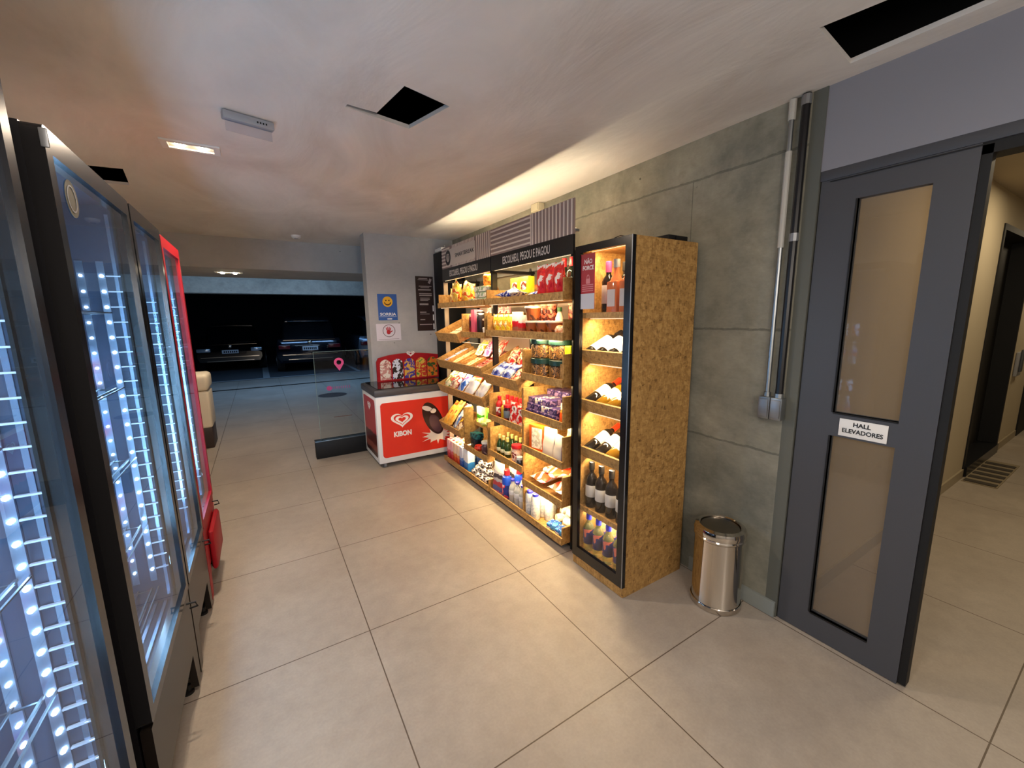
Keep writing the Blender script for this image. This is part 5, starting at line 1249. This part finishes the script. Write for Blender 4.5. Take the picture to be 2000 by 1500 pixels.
for k, (x, y) in enumerate(((1.655, 1.785), (1.655, 1.70), (1.655, 1.615), (1.655, 1.53), (1.745, 1.74), (1.745, 1.655), (1.745, 1.57))):
    put('blue_wine', (x, y, .100), 'white wine bottle with a blue cap and navy label at the bottom of the cabinet', 'blue-capped wine bottles')

# ---- goods inside the coolers
bottle('cooler_water', 'cooler_bottle', .033, .22, .014, mat('clear_plastic', (.75, .80, .85), .12, trans=.6), WCAP, m_print('cooler_label', ['e8e8f0', 'c83c3c', '3c5ab0'], 18), cap_h=.018, lab=(.35, .6))
jar('soda_can', 'soda_can', .031, .12, m_print('soda_print', ['e4e8ee', 'c82c3c', 'f0f0f4', '2c4a9c'], 20), pl('can_top', 'b8c0c8', .2), lid_h=.008, lidr=.85)
for zi, z in enumerate((.526, .796, 1.066, 1.336)):
    for k, y in enumerate((1.62, 1.70, 1.78, 1.86, 1.94)): put('soda_can' if zi % 2 else 'cooler_water', (-.56, y, z), '%s on shelf %s of the stickered cooler' % ('soda can' if zi % 2 else 'labelled water bottle', ('lowest', 'second', 'third', 'fourth')[zi]), 'drinks on the %s shelf of the stickered cooler' % ('lowest', 'second', 'third', 'fourth')[zi])
    for k, y in enumerate((.80, .88, .96, 1.04)): put('cooler_water', (-.58, y, z), 'water bottle on the %s shelf of the nearest cooler' % ('lowest', 'second', 'third', 'fourth')[zi], 'water bottles on the %s shelf of the nearest cooler' % ('lowest', 'second', 'third', 'fourth')[zi])

# ------------------------------------------------------------------ settle the goods: nudge any that touch a shelf or a neighbour
from mathutils.bvhtree import BVHTree
bpy.context.view_layer.update()
def geo(o):
    vs, fs = [], []
    for q in [o] + list(o.children_recursive):
        if q.type != 'MESH': continue
        k = len(vs); mw = q.matrix_world
        vs += [mw @ v.co for v in q.data.vertices]; fs += [[k + i for i in p.vertices] for p in q.data.polygons]
    return vs, fs
def bounds(vs): return Vector([min(v[i] for v in vs) for i in range(3)]), Vector([max(v[i] for v in vs) for i in range(3)])
def near(a, b, m=.0): return all(a[0][i] - m <= b[1][i] and b[0][i] - m <= a[1][i] for i in range(3))
placed = []
for o in C.objects:
    if o.parent is None and o not in GOODS and o.get('category') in ('shelves', 'cabinet', 'cooler'):
        for q in o.children_recursive:
            if q.type == 'MESH' and len(q.data.vertices) < 3000:
                mw = q.matrix_world; vs = [mw @ v.co for v in q.data.vertices]
                placed.append((bounds(vs), BVHTree.FromPolygons(vs, [list(p.vertices) for p in q.data.polygons]), ''))
OFF = [(0, 0, 0)]
for d in (.004, .008, .013, .02, .028, .038, .05):
    OFF += [(0, 0, d), (d, 0, 0), (d * .7, 0, d * .7), (0, d, 0), (0, -d, 0), (-d, 0, 0), (0, d * .7, d * .7), (0, -d * .7, d * .7), (-d * .7, 0, d * .7)]
for o in GOODS:
    vs, fs = geo(o); b0 = bounds(vs)
    cand = [p for p in placed if near(b0, p[0], .055)]
    for off in OFF:
        ov_ = Vector(off); vv = [v + ov_ for v in vs]; bb = (b0[0] + ov_, b0[1] + ov_)
        tr = BVHTree.FromPolygons(vv, fs)
        if not any(near(bb, p[0]) and tr.overlap(p[1]) for p in cand): break
    else:
        ov_ = Vector((0, 0, 0)); bb = b0; tr = BVHTree.FromPolygons(vs, fs); print('UNSETTLED', o.name, o['label'])
    if ov_.length: o.location = o.location + ov_
    placed.append((bb, tr, o.name))
